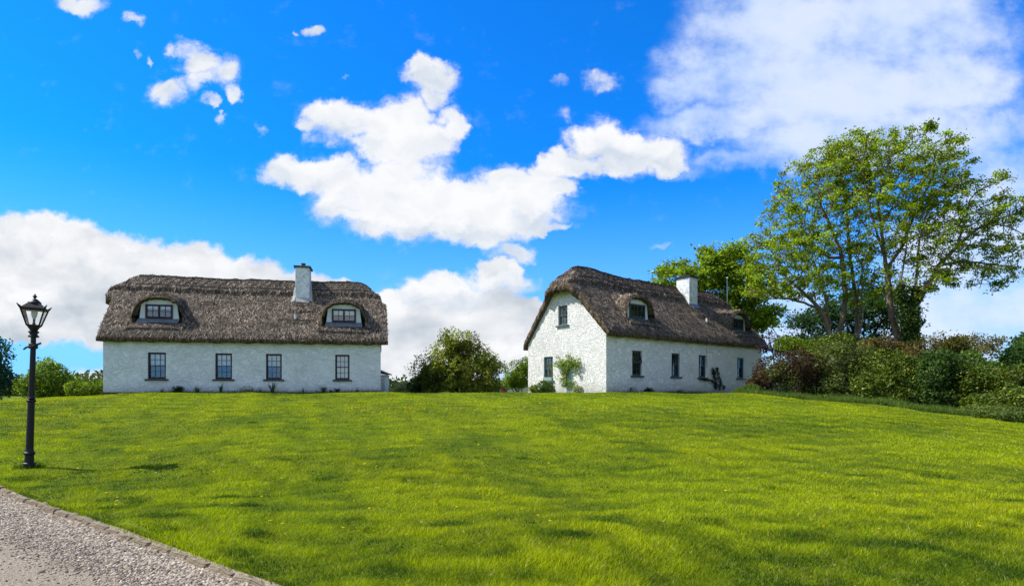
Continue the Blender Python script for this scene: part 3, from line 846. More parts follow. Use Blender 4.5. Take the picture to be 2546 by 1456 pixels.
cc2 = g.mix(g.math('ADD', g.math('MULTIPLY', gfac, .8), g.math('MULTIPLY', shd, .34), clamp=True), white, grey)
# clear sky: Nishita graded to the deep saturated blue of the photograph
skyc = g.mix(1., sky.outputs[0], (.05, .90, 2.0), 'MULTIPLY')
el = g.n('ShaderNodeMapRange', {0: sx[2], 1: .02, 2: .34, 3: 1., 4: 0.}, interpolation_type='SMOOTHSTEP').outputs[0]
skyc = g.mix(g.math('MULTIPLY', el, .75), skyc, (2.5, 5.3, 9.4))
veilm = g.mix(g.ramp(n_s, [(.42, 0.), (.62, .8)]), veilc, (6.6, 7.1, 8.))
c = g.mix(d3, skyc, veilm); c = g.mix(d2, c, cc2); c = g.mix(d1, c, cc1)
# the rest of the sky, out of the frame: broken cloud
oth = g.ramp(g.noise(g.vscale(dirn, (2.5, 2.5, 5)), 1., 5, .55), [(.42, 0.), (.56, .85)])
c2 = g.mix(oth, skyc, (6.5, 6.7, 6.3))
front = g.n('ShaderNodeMapRange', {0: sx[1], 1: .30, 2: .42}).outputs[0]
c = g.mix(front, c2, c)
below = g.math('LESS_THAN', sx[2], -.02); c = g.mix(below, c, (.5, .65, .3))
bg = g.n('ShaderNodeBackground', {0: c, 1: .1}); nt.links.new(bg.outputs[0], wo.inputs[0])
wd.cycles.sampling_method = 'MANUAL'; wd.cycles.sample_map_resolution = 512

# ------------------------------------------------------------------ ground
def axis(fine0, fine1, step, far0, far1, gfac=1.22):
    a = list(np.arange(fine0, fine1+1e-6, step)); s = step
    x = fine1
    while x < far1: s *= gfac; x += s; a.append(x)
    s = step; x = fine0
    while x > far0: s *= gfac; x -= s; a.insert(0, x)
    return np.array(a)
def m_ground():
    m, g, out = new_mat('ground_turf')
    co = g.n('ShaderNodeTexCoord').outputs['Object']
    n = g.noise(co, .55, 5, .6); n2 = g.noise(co, 26, 4, .7)
    c = g.mix(g.ramp(n, [(.35, 0.), (.65, 1.)]), (.07, .12, .005), (.19, .24, .005))
    c = g.mix(g.ramp(n2, [(.3, .7), (.6, 0.)]), c, (.05, .075, .012))
    principled(g, out, c, .9, n2, .6, .03, spec=.05); return m
xs = axis(-27, 27, .17, -2500, 2500); ysg = np.concatenate([axis(2.2, 12, .09, -300, 12.001), axis(12.15, 38, .2, 12.15, 4000)])
ysg = np.unique(np.round(ysg, 4)); GX, GY = np.meshgrid(xs, ysg)
GZ = T(GX, GY)-.15*sst((.04-kside(GX, GY))/.1)*(GY < 14); i = np.arange(GX.size).reshape(GX.shape)
tag(fast('lawn', np.stack([GX, GY, GZ], 2).reshape(-1, 3), np.stack([i[:-1, :-1], i[:-1, 1:], i[1:, 1:], i[1:, :-1]], 2).reshape(-1, 4), m_ground(), smooth=True), kind='structure')

def m_gravel():
    m, g, out = new_mat('gravel_road')
    co = g.n('ShaderNodeTexCoord').outputs['Object']
    v = g.n('ShaderNodeTexVoronoi', {'Vector': co, 'Scale': 85.}).outputs
    n = g.noise(co, 1.1, 5, .6); n2 = g.noise(co, 60, 3, .7)
    c = g.mix(g.ramp(n, [(.35, 0.), (.65, 1.)]), (.34, .275, .19), (.43, .36, .265))
    bwc = g.n('ShaderNodeRGBToBW', {0: v['Color']}).outputs[0]; c = g.mix(.5, c, g.ramp(bwc, [(.2, (.20, .155, .105)), (.5, (.38, .30, .21)), (.8, (.56, .46, .34))]))
    c = g.mix(g.ramp(n2, [(.35, .6), (.6, 0.)]), c, (.10, .09, .08))
    h = g.math('ADD', g.math('MULTIPLY', v['Distance'], -1.), n2)
    principled(g, out, c, .9, h, .8, .012, spec=.15); return m
tt = np.arange(-9, 20, .07); ssv = np.concatenate([-.0-np.arange(0, 3.2, .06), -3.3-np.cumsum(.12*1.16**np.arange(20))])
TT, SS = np.meshgrid(tt, ssv); RX = KA[0]+kd[0]*TT+kn[0]*SS; RY = KA[1]+kd[1]*TT+kn[1]*SS
RZ = T(RX, RY)+.006; i = np.arange(RX.size).reshape(RX.shape)
tag(fast('gravel_road', np.stack([RX, RY, RZ], 2).reshape(-1, 3), np.stack([i[1:, :-1], i[1:, 1:], i[:-1, 1:], i[:-1, :-1]], 2).reshape(-1, 4), m_gravel(), smooth=True), kind='structure')

def m_peb():
    m, g, out = new_mat('pebble')
    r = g.n('ShaderNodeNewGeometry').outputs['Random Per Island']
    c = g.ramp(r, [(0., (.10, .08, .06)), (.3, (.24, .195, .14)), (.55, (.36, .29, .21)), (.8, (.45, .375, .285)), (1., (.66, .56, .43))])
    principled(g, out, c, .8, spec=.2); return m
import bmesh
def icos():
    bm = bmesh.new(); bmesh.ops.create_icosphere(bm, subdivisions=1, radius=1.); v = np.array([x.co[:] for x in bm.verts]); f = np.array([[q.index for q in p.verts] for p in bm.faces]); bm.free(); return v, f
IV, IF = icos()
def pebbles(n):
    t = rng.uniform(-.5, 11, n*3); s = np.where(rng.uniform(size=n*3) < .74, np.abs(rng.normal(size=n*3))*.40, rng.uniform(0, 5.5, n*3))
    x = KA[0]+kd[0]*t-kn[0]*(s+.06); y = KA[1]+kd[1]*t-kn[1]*(s+.06)
    ok = (np.abs(x) < .90*y+.3) & (y > 4.4)
    clump = rng.uniform(size=n*3)[ok] < np.clip(1.-1.9*np.clip(s[ok]-.55, 0, 1.4)+.30*nB(np.stack([x[ok], y[ok], 0*x[ok]], 1)), .16, 1)
    x, y, s = x[ok][clump][:n], y[ok][clump][:n], s[ok][clump][:n]; n = len(x)
    r = rng.gamma(4, .0018, n)+.003; r = r*np.clip(1.1-.28*s, .45, 1.)
    sc = np.stack([r*rng.uniform(.8, 1.4, n), r*rng.uniform(.7, 1.1, n), r*rng.uniform(.5, .8, n)], 1)
    a = rng.uniform(0, 6.28, n); ca, sa = np.cos(a), np.sin(a)
    L = IV[None]*(1+.16*rng.normal(size=(n, len(IV), 1)))*sc[:, None]
    X = L[..., 0]*ca[:, None]-L[..., 1]*sa[:, None]; Y = L[..., 0]*sa[:, None]+L[..., 1]*ca[:, None]
    V = np.stack([X+x[:, None], Y+y[:, None], L[..., 2]+(T(x, y)+.006+r*.25)[:, None]], 2)
    Fc = (IF[None]+(np.arange(n)*len(IV))[:, None, None]).reshape(-1, 3)
    tag(fast('gravel_stones', V.reshape(-1, 3), Fc, m_peb()), kind='stuff')
pebbles(62000)

# kerb stones, each its own block
m, g, out = new_mat('kerb_stone')
co = g.n('ShaderNodeTexCoord').outputs['Object']
n_ = g.noise(co, 14, 6, .7); n2_ = g.noise(co, 3, 3, .6)
cks = g.mix(g.ramp(n_, [(.35, 0.), (.65, 1.)]), (.16, .13, .085), (.34, .28, .20)); cks = g.mix(g.ramp(n2_, [(.55, 0.), (.7, .6)]), cks, (.13, .14, .06))
principled(g, out, cks, .95, n_, .9, .012, spec=.1); KERB = m
ords = 'first second third fourth fifth sixth seventh eighth ninth tenth eleventh twelfth thirteenth fourteenth fifteenth sixteenth seventeenth eighteenth nineteenth twentieth twenty-first twenty-second twenty-third twenty-fourth twenty-fifth twenty-sixth twenty-seventh twenty-eighth'.split()
t = .35; kn_ = 0; Lk = np.linalg.norm(KB-KA)
while t < Lk+.2 and kn_ < 28:
    ln = float(rng.uniform(.30, .52)); frac = t/Lk
    bm = bmesh.new(); bmesh.ops.create_cube(bm, size=1.); bmesh.ops.subdivide_edges(bm, edges=bm.edges[:], cuts=3, use_grid_fill=True)
    for v in bm.verts:
        v.co.x *= ln*.97; v.co.y *= .10; v.co.z *= .20
    bmesh.ops.bevel(bm, geom=[e for e in bm.edges if e.calc_face_angle(0) > 1.], offset=.014, segments=2, affect='EDGES')
    for v in bm.verts:
        p = np.array(v.co)+t*3; k = nC(p)[0]*.006+nB(p*2.2)[0]*.006; v.co += Vector((k*.5, k, k*1.2))
    me = bpy.data.meshes.new('kerb_stone'); bm.to_mesh(me); bm.free(); me.materials.append(KERB)
    o = bpy.data.objects.new('kerb_stone', me); COL.objects.link(o)
    c = KA+kd*(t+ln/2)+kn*(-.03+rng.normal()*.008)
    z = float(T(c[0]+kn[0]*.25, c[1]+kn[1]*.25, False))
    o.location = (c[0], c[1], z-.104+rng.normal()*.003-.035*sst((frac-.72)/.25))
    o.rotation_euler = (rng.normal()*.03, rng.normal()*.025-math.atan2(float(T(*(KB), False)-T(*(KA), False)), Lk), math.atan2(kd[1], kd[0])+rng.normal()*.02)
    tag(o, 'grey kerb stone between gravel and lawn, '+ords[kn_]+' from the left end', 'kerb stone', 'kerb stones along the gravel edge')
    t += ln+float(rng.uniform(.006, .03))*(1 if frac < .8 else 4); kn_ += 1

# ------------------------------------------------------------------ grass
GP = [(.135, .205, .008), (.185, .255, .010), (.075, .125, .010), (.25, .28, .03)]
def blades(name, x, y, h, w, lean=.5, cols=None, zoff=0., mat=None):
    n = len(x); z = T(x, y)+zoff
    a = rng.uniform(0, 6.28, n); ln = rng.normal(size=(n, 2))*lean
    ln[:, 0] += .15
    p = np.stack([x, y, z-.005], 1); s = np.stack([np.cos(a), np.sin(a), 0*a], 1)*w[:, None]
    top = p+np.stack([ln[:, 0]*h, ln[:, 1]*h, h], 1)
    V = np.stack([p-s, p+s, top], 1).reshape(-1, 3)
    return V, np.arange(3*n).reshape(-1, 3), np.repeat(cols, 3, axis=0)
def grass():
    n = 640000
    y = 4.2*(27.8/4.2)**(rng.uniform(size=n)**.92)
    x = rng.uniform(-1, 1, n)*(.90*y+1.3)
    ok = (kside(x, y) > -.02) | (y > 14)
    hs = np.clip((x-9.)/8, 0, 1); edge = 28-8*hs
    ok &= (y < edge+.5)
    x, y = x[ok], y[ok]; n = len(x)
    p = np.stack([x, y, 0*x], 1)
    g1, g2, g3 = nA(p*1.2), nB(p*.9), nC(p*.55)
    shade_patch = SN(55, 14, .05, .14)(np.stack([x*.55+y*.35, y*1.9, 0*x], 1)); tuf = SN(56, 14, .8, 2.2)(p)
    h = (.030+.012*rng.uniform(size=n)+.014*np.clip(tuf, 0, 2)+.008*np.clip(g1, -1, 2))*(1+.35*np.clip((8-y)/4, 0, 1))
    h = np.clip(h, .016, .10)
    w = (.0016+.00042*y)*rng.uniform(.7, 1.3, n)
    t = np.clip(.50+.34*shade_patch+.28*g1+.30*tuf+.20*g3+.10*rng.normal(size=n)+.16*sst((y-15)/9)-.20*sst((10-y)/5), 0, 1)[:, None]  # shading of turf bumps put into blade colour, along with real tone patches
    bright, dark = np.array([[.34, .41, .004]]), np.array([[.045, .095, .003]])
    c = dark+(bright-dark)*t
    dry = rng.uniform(size=n) < .045+.06*(g2 > 1.1); c[dry] = np.array([.34, .29, .12])*rng.uniform(.6, 1.2, (dry.sum(), 1))
    ys_ = np.clip(.5+.6*SN(57, 10, .06, .2)(p), 0, 1)[:, None]; c = c*(1+np.array([[.18, .06, 0]])*ys_)
    c *= (1+.18*rng.normal(size=(n, 1))).clip(.5, 1.6)
    V, Fc, C = blades('g', x, y, h, w, .55, np.clip(c, .003, .6))
    tag(fast('grass', V, Fc, GRASS, None, C), kind='stuff')
grass()
# darker rank tufts standing in the turf
def tuft_blades(cx, cy, r, n, h, w, cols):
    a = rng.uniform(0, 6.28, n); q = rng.uniform(size=n)**.6*r
    x, y = cx+q*np.cos(a), cy+q*np.sin(a)*.8
    return blades('t', x, y, h*rng.uniform(.5, 1.2, n)*(1-.4*q/r), w*rng.uniform(.7, 1.3, n), .45, np.tile(cols, (n, 1))*rng.uniform(.6, 1.3, (n, 1)))
parts = []
for px, py, r, n in [(562, 1235, .22, 420), (620, 1262, .14, 200), (640, 1325, .18, 260), (1430, 1342, .25, 420), (1250, 1395, .2, 300), (800, 1190, .18, 200), (270, 1262, .24, 300), (1750, 1300, .3, 360), (2300, 1180, .5, 420), (1980, 1330, .3, 360), (1120, 1300, .25, 300), (40, 1190, .5, 500), (420, 1330, .2, 260)]:
    q = ground_hit(px, py); parts.append(tuft_blades(q[0], q[1], r, n, .085, .0045, (.055, .11, .012)))
for _ in range(22):
    px, py = rng.uniform(300, 2540), 1040+400*rng.uniform()**.8
    q = ground_hit(px, py)
    if kside(q[0], q[1]) > .4: r_ = rng.uniform(.08, .3); parts.append(tuft_blades(q[0], q[1], r_, int(900*r_), rng.uniform(.055, .08), .003+.0003*q[1], (.085, .15, .008)))
# grass and weeds hanging over the kerb
for _ in range(110):
    t_ = rng.uniform(-.5, 11.5); c_ = KA+kd*t_+kn*rng.uniform(.0, .05)
    parts.append(tuft_blades(c_[0], c_[1], .07, 26, rng.uniform(.04, .085), .003, (.10, .15, .015)))
for _ in range(40):
    t_ = rng.uniform(0, 10.5); c_ = KA+kd*t_-kn*rng.uniform(.05, .16)
    parts.append(tuft_blades(c_[0], c_[1], .06, 22, rng.uniform(.02, .05), .003, (.10, .12, .03)))
q = ground_hit(74, 1158); parts.append(tuft_blades(q[0], q[1], .28, 500, .16, .005, (.07, .12, .015)))
off = 0; V_, F_, C_ = [], [], []
for v, f, c in parts: V_.append(v); F_.append(f+off); C_.append(c); off += len(v)
tag(fast('grass_tufts', np.concatenate(V_), np.concatenate(F_), GRASS, None, np.concatenate(C_)), kind='stuff')
# dandelions
pts = []
for _ in range(420):
    if rng.uniform() < .6: px, py = rng.uniform(850, 1950), rng.normal(1022, 9)
    else: px, py = rng.uniform(120, 2540), 1000+rng.uniform()**1.6*330
    if py < 1000: continue
    q = ground_hit(px, py)
    if q[1] < 27 and (kside(q[0], q[1]) > .3 or q[1] > 14): pts.append((q[0], q[1], float(T(q[0], q[1]))+.075))
pts = np.array(pts); cols = pick([(.75, .50, .02), (.55, .52, .40)], [8, 1], len(pts), .1)
leafV = []; n = len(pts); a = np.arange(6)*math.pi/3; rr_ = .010+.0012*pts[:, 1]
V = pts[:, None]+np.stack([np.cos(a), np.sin(a), 0*a+.1], 1)[None]*rr_[:, None, None]
V = V.reshape(-1, 3); V[:, 2] += rng.normal(size=len(V))*.004
tag(fast('dandelions', V, np.arange(6*n).reshape(-1, 6), LEAF, None, np.repeat(cols, 6, 0)), kind='stuff')

# ------------------------------------------------------------------ cottages
left, SL, _ = cottage(dict(A=(-20.2, 29.8), ex=(13.1, 2.85), ey=(-.2173, 1.), z=EYE-.1, L=13.4, verge=(.18, .36), rearcut=.95, oh=(.75, .04), rs=1.0, rear=2.55, plinth=True, ev=(-.04, .0), sag=.6, straws=60000, pale=True, mess=.42,
    label='white thatched cottage seen square on, with brown window frames and pale curtains', wallmat=WALL_L, frame=BROWNFR, gframe=BROWNFR, sillm=SILLB,
    windows=[(2.41, .83, .72, 2.05), (5.52, .80, .72, 2.05), (7.95, .78, .72, 2.05), (11.40, .74, .72, 2.05)], curt=[.5, .52, .5, 1.], gwindows=[], glab=[],
    wlab=[None]*4, dormers=[2.28, 11.44], dlab=[None, None], dcurt=[.28, .5], dz=0., chim=(9.1, .74, 2.15, 3.2, 7.03), capm=CAPC, potm=POT, wings=True, vent=(8.9, .9),
    patches=[(9.1, 1.28, .78, .08), (9.05, 1.72, .5, .05), (9.0, .62, .6, .05), (3.9, .35, .6, .05), (4.3, 1.6, .35, .04)]))
right, SR, _ = cottage(dict(A=(4.48, 28.7), ex=(11.4, 9.7), ey=(-.582, .813), z=EYE+.04, L=15.0, verge=(.10, .25), oh=(.4, .3), rs=1.13, rear=2.25, plinth=False, ev=(0., .05), sag=1., hump=True, straws=68000, pale=False, mess=.42,
    label='white thatched cottage seen at an angle, with a sunlit gable and grey-green windows', wallmat=WALL_R, frame=GREENSHADE, gframe=GREENFR, sillm=GREENSHADE,
    windows=[(2.34, .76, .74, 1.99), (5.65, .76, .74, 1.99), (8.23, .76, .74, 1.99), (12.4, .80, .74, 1.99)], curt=[0, 0, 0, 0], open=0,
    gwindows=[(3.17, .74, 3.38, 4.40), (4.36, .78, .53, 1.80)], glab=['upper gable window', 'lower gable window with a window box of red flowers'],
    wlab=['front window with its upper sash tilted open', None, None, None], dormers=[3.22, 13.3], dlab=[None, None], dcurt=[0, 0], dz=-.12, chim=(10.4, .88, 2.1, 3.1, 6.95), capm=CAPD, potm=CAPD, vent=(10., .9),
    patches=[(10.1, 1.2, .75, .07), (10.4, 1.65, .5, .04), (10.1, .6, .5, .04)]))
cb = MB(); cb.tube([SR(8.62, -.02, 2.62), SR(8.63, -.02, 1.9), SR(8.66, -.02, 1.3)], .008, 4); cb.build('wall_cable', IRON, right)

cosL = (np.array([-20.2, 29.8]), np.array([13.1, 2.85])/13.406)
cosR = (np.array([4.48, 28.7]), np.array([11.4, 9.7])/14.968)
cosG = (np.array([4.48, 28.7]), np.array([-.582, .813]))
def wpt(cs, px, off=.3):                 # foot of a wall under photo column px, moved off metres out of the wall
    A, e = cs; u = (px-CX)/F; a = (u*A[1]-A[0])/(e[0]-u*e[1]); p = A+e*a
    n = np.array([e[1], -e[0]]); 
    if n@(-A) < 0: n = -n
    p = p+n*off; return p, a, n
def spiky(name, label, cat, cs, px, h, n, w, col, spread=.5, off=.3, group=None, flowers=None, fold=.0):
    p, _, _ = wpt(cs, px, off); z = float(T(p[0], p[1], False))-.02
    root = empty(name, (p[0], p[1], z), label, cat, group)
    h = h*1.35; w = w*1.2
    V = []; Fq = []; C = []
    for i in range(n):
        a = rng.uniform(0, 6.28); l = h*rng.uniform(.65, 1.1); sp = spread*rng.uniform(.15, 1.)
        d = np.array([math.cos(a), math.sin(a), 0.]); s = np.array([-d[1], d[0], 0])*w
        b = d*.03*h; m = b+d*sp*l*.4+np.array([0, 0, l*.55]); t = b+d*sp*l+np.array([0, 0, l*(1-.25*sp)])
        k = len(V); V += [b-s, b+s, m+s, m-s, t-s*.1, t+s*.1]; Fq += [(k, k+1, k+2, k+3), (k+3, k+2, k+5, k+4)]; c = np.array(col)*rng.uniform(.65, 1.3); C += [c]*6
    fast('leaves', V, Fq, LEAFS, root, np.array(C))
    if flowers:
        fc, fn, fs = flowers
        q = np.stack([rng.normal(size=fn)*h*.22, rng.normal(size=fn)*h*.18, h*rng.uniform(.75, 1.35, fn)], 1)
        leaf_cloud('flowers', q, fs, pick([fc], [1], fn), LEAF, root)
        mb = MB(); [mb.tube([(0, 0, 0), tuple(v)], .004, 3) for v in q[:10]]; mb.build('stem', TWIG, root)
    return root
def wallbush(name, label, cat, cs, px, wpx, h, n, size, pal, w, off=.35, group=None, **k):
    p, _, _ = wpt(cs, px, off); d = p[1]; z = float(T(p[0], p[1], False))
    py = HY-(z-EYE+h*.45)/d*F
    return shrub(name, label, cat, [(px, py, d, wpx*.5*d/F, .22, h*.55)], n, size, pal, w, group=group, base=z, **k)
GB = 'plants in the border of the square-on cottage'
DG = [(.03, .06, .02), (.05, .09, .02), (.08, .13, .04)]
wallbush('border_shrub', 'dark leafy shrub at the cottage foot between first and second window', 'shrub', cosL, 443, 34, .42, 420, .10, [(.018, .04, .018), (.03, .06, .02)], [1, 1], group=GB, asp=.35)
spiky('sword_plant', 'sword-leaved plant below the second window of the square-on cottage', 'plant', cosL, 553, .42, 16, .022, (.05, .085, .045), .45, group=GB)
spiky('sword_plant', 'larger sword-leaved plant below the third window of the square-on cottage', 'plant', cosL, 680, .46, 24, .024, (.05, .085, .045), .6, group=GB)
spiky('grass_clump', 'pale grassy clump right of the dark border shrub', 'plant', cosL, 494, .30, 90, .008, (.13, .17, .05), .9, group=GB)
spiky('grass_clump', 'green grassy clump under the wall left of the last front window', 'plant', cosL, 806, .34, 80, .009, (.10, .15, .05), .9, group=GB)
spiky('sword_plant', 'small dark strappy plant under the last window of the square-on cottage', 'plant', cosL, 840, .32, 26, .018, (.03, .055, .02), 1.0, group=GB)
spiky('sword_plant', 'low dark strappy plant between two grassy clumps near the last window', 'plant', cosL, 824, .18, 22, .014, (.03, .055, .02), 1.2, group=GB)
wallbush('feathery_shrub', 'feathery grey-green shrub between the two sword-leaved plants', 'shrub', cosL, 612, 36, .34, 420, .045, [(.14, .15, .09), (.09, .11, .06)], [1, 1], group=GB, core=0)
for px, lab in [(408, 'pink flowers below the first window of the square-on cottage'), (650, 'pink flowers between feathery shrub and larger sword-leaved plant'), (755, 'sparse pink flowers right of the third window'), (888, 'pink flowers right of the last front window')]:
    spiky('pink_flowers', lab, 'flowers', cosL, px, .20, 20, .010, (.09, .12, .05), .7, group='pink flowers along the cottage foot', flowers=((.55, .22, .24), 34, .035))
# weeds along both walls
for cs, a_, b_, nm, n in ((cosL, 0, 13.4, 1, 3600), (cosR, 0, 11.5, 2, 2600)):
    aa = rng.uniform(a_, b_, n); A, e = cs; nn = np.array([e[1], -e[0]]); nn = nn if nn@(-A) > 0 else -nn
    q = A+e*aa[:, None]+nn*rng.uniform(.03, .5, n)[:, None]
    V, Fc, C = blades('w', q[:, 0], q[:, 1], rng.gamma(2, .045, n)+.05, np.full(n, .008), .3, pick([(.07, .11, .03), (.12, .15, .05), (.10, .08, .06)], [3, 2, 1], n))
    tag(fast('wall_foot_weeds', V, Fc, GRASS, None, C), kind='stuff')
GR = 'plants along the front of the angled cottage'
wallbush('border_shrub', 'low dark plant below the first front window of the angled cottage', 'shrub', cosR, 1612, 26, .3, 200, .08, [(.02, .045, .02)], [1], group=GR)
wallbush('heather_clump', 'pinkish heather clump near the corner of the angled cottage', 'plant', cosR, 1572, 24, .34, 220, .04, [(.20, .13, .14), (.12, .12, .08)], [1, 1], group=GR, core=0)
wallbush('heather_clump', 'greyish heather clump below the second front window of the angled cottage', 'plant', cosR, 1690, 22, .26, 200, .04, [(.14, .13, .11), (.12, .12, .08)], [1, 1], group=GR, core=0)

# dark creeper on the front wall by the third window
def creeper():
    p, a0, n = wpt(cosR, 1772, .05); A, e = cosR
    z0 = float(T(p[0], p[1], False)); root = empty('wall_creeper', (p[0], p[1], z0), 'dark upright creeper climbing the front wall beside the third window', 'creeper')
    paths = [([(1777, 968), (1776, 945), (1771, 930), (1769, 916)], .07, .04, 300), ([(1786, 968), (1788, 945), (1780, 925), (1779, 913)], .07, .04, 300),
             ([(1775, 955), (1768, 946), (1752, 943.5), (1738, 942)], .07, .04, 220), ([(1795, 968), (1797, 958)], .03, .03, 40)]
    pts = []; st = []
    for pl, r0, r1, cnt in paths:
        w3 = []
        for px, py in pl:
            q, a, nn = wpt(cosR, px, .10); w3.append(np.array([q[0], q[1], EYE+(HY-py)/F*q[1]]))
        st.append(w3); w3 = np.array(w3); s = rng.uniform(0, len(pl)-1.001, cnt); i = s.astype(int); f = (s-i)[:, None]
        r = (r0+(r1-r0)*s/(len(pl)-1))[:, None]
        off = rng.normal(size=(cnt, 2)); pts.append(w3[i]*(1-f)+w3[i+1]*f+off[:, :1]*r*np.array([e[0], e[1], 0])+off[:, 1:]*r*.4*np.array([nn[0], nn[1], 0])+rng.normal(size=(cnt, 3))*.02)
    pts = np.concatenate(pts); org = np.array([p[0], p[1], z0])
    leaf_cloud('foliage', pts-org, .085, pick([(.018, .03, .018), (.03, .045, .02)], [2, 1], len(pts)), LEAF, root)
    mb = MB(); [mb.tube([v-org for v in w3], .02, 4) for w3 in st]; mb.build('stem', BARKD, root)
creeper()
# climbing rose and trellis on the gable
def gable_things():
    A, e = cosG
    def gp(px, py, off):
        q, a, n = wpt(cosG, px, off); return np.array([q[0], q[1], EYE+(HY-py)/F*q[1]]), n
    p, _, n = wpt(cosG, 1413, .2); z0 = float(T(p[0], p[1], False)); org = np.array([p[0], p[1], z0])
    root = empty('climbing_rose', tuple(org), 'pale green climbing rose trained up the sunlit gable wall', 'climber')
    pts = []
    for px, py, rx, ry, cnt in [(1415, 905, 16, 12, 460), (1398, 905, 14, 9, 260), (1434, 904, 14, 10, 300), (1421, 890, 7, 8, 90), (1411, 925, 6, 14, 260), (1409, 948, 6, 14, 220), (1425, 955, 14, 10, 160), (1440, 920, 4, 12, 50), (1396, 940, 12, 10, 40), (1392, 888, 7, 5, 22), (1444, 893, 8, 6, 30), (1422, 880, 3, 5, 16)]:
        for _ in range(cnt):
            a = rng.uniform(0, 6.28); r = rng.uniform()**.5
            q, _n = gp(px+rx*r*math.cos(a), py+ry*r*math.sin(a), .03+.28*rng.uniform()); pts.append(q)
    pts = np.array(pts); leaf_cloud('foliage', pts-org, .085, pick([(.22, .32, .06), (.13, .21, .04), (.45, .48, .25), (.16, .22, .05)], [4, 3, 1.3, 2], len(pts)), LEAF, root, .4)
    mb = MB()
    for pl in ([(1413, 968), (1411, 930), (1415, 905), (1421, 880)], [(1412, 935), (1400, 910), (1392, 886)], [(1414, 925), (1432, 905), (1445, 892)], [(1434, 905), (1440, 925), (1446, 938)], [(1411, 940), (1400, 925), (1396, 915)]):
        mb.tube([gp(a, b, .08)[0]-org for a, b in pl], .014, 5)
    mb.build('stem', TWIG, root)
    tp, _, _ = wpt(cosG, 1419, .05); to = np.array([tp[0], tp[1], float(T(tp[0], tp[1], False))])
    mb = MB()
    for px in (1416, 1420, 1424): mb.tube([gp(px, 968, .04)[0]-to, gp(px, 922, .04)[0]-to], .014, 4)
    for py in (928, 938, 948, 958): mb.tube([gp(1412.5, py, .06)[0]-to, gp(1427, py, .06)[0]-to], .012, 4)
    o = mb.build('trellis', plain('trellis_paint', (.12, .30, .24), .6), None); o.location = tuple(to)
    tag(o, 'small green garden trellis behind the climbing rose', 'trellis')
gable_things()
wallbush('border_shrub', 'mixed leafy shrub under the lower gable window', 'shrub', cosG, 1362, 66, .62, 1700, .08, [(.05, .09, .02), (.10, .15, .04), (.22, .24, .10)], [3, 3, 1], off=.45, core=.55, group='shrubs at the foot of the gable')
wallbush('border_shrub', 'small pale shrub at the far corner of the gable', 'shrub', cosG, 1326, 30, .48, 600, .07, [(.12, .16, .05), (.20, .22, .09)], [2, 1], off=.35, core=.5, group='shrubs at the foot of the gable')
wallbush('border_shrub', 'straggly pale shrub right of the climbing rose', 'shrub', cosG, 1437, 34, .42, 500, .06, [(.16, .19, .08), (.28, .28, .16)], [2, 1], off=.35, core=0, group='shrubs at the foot of the gable')

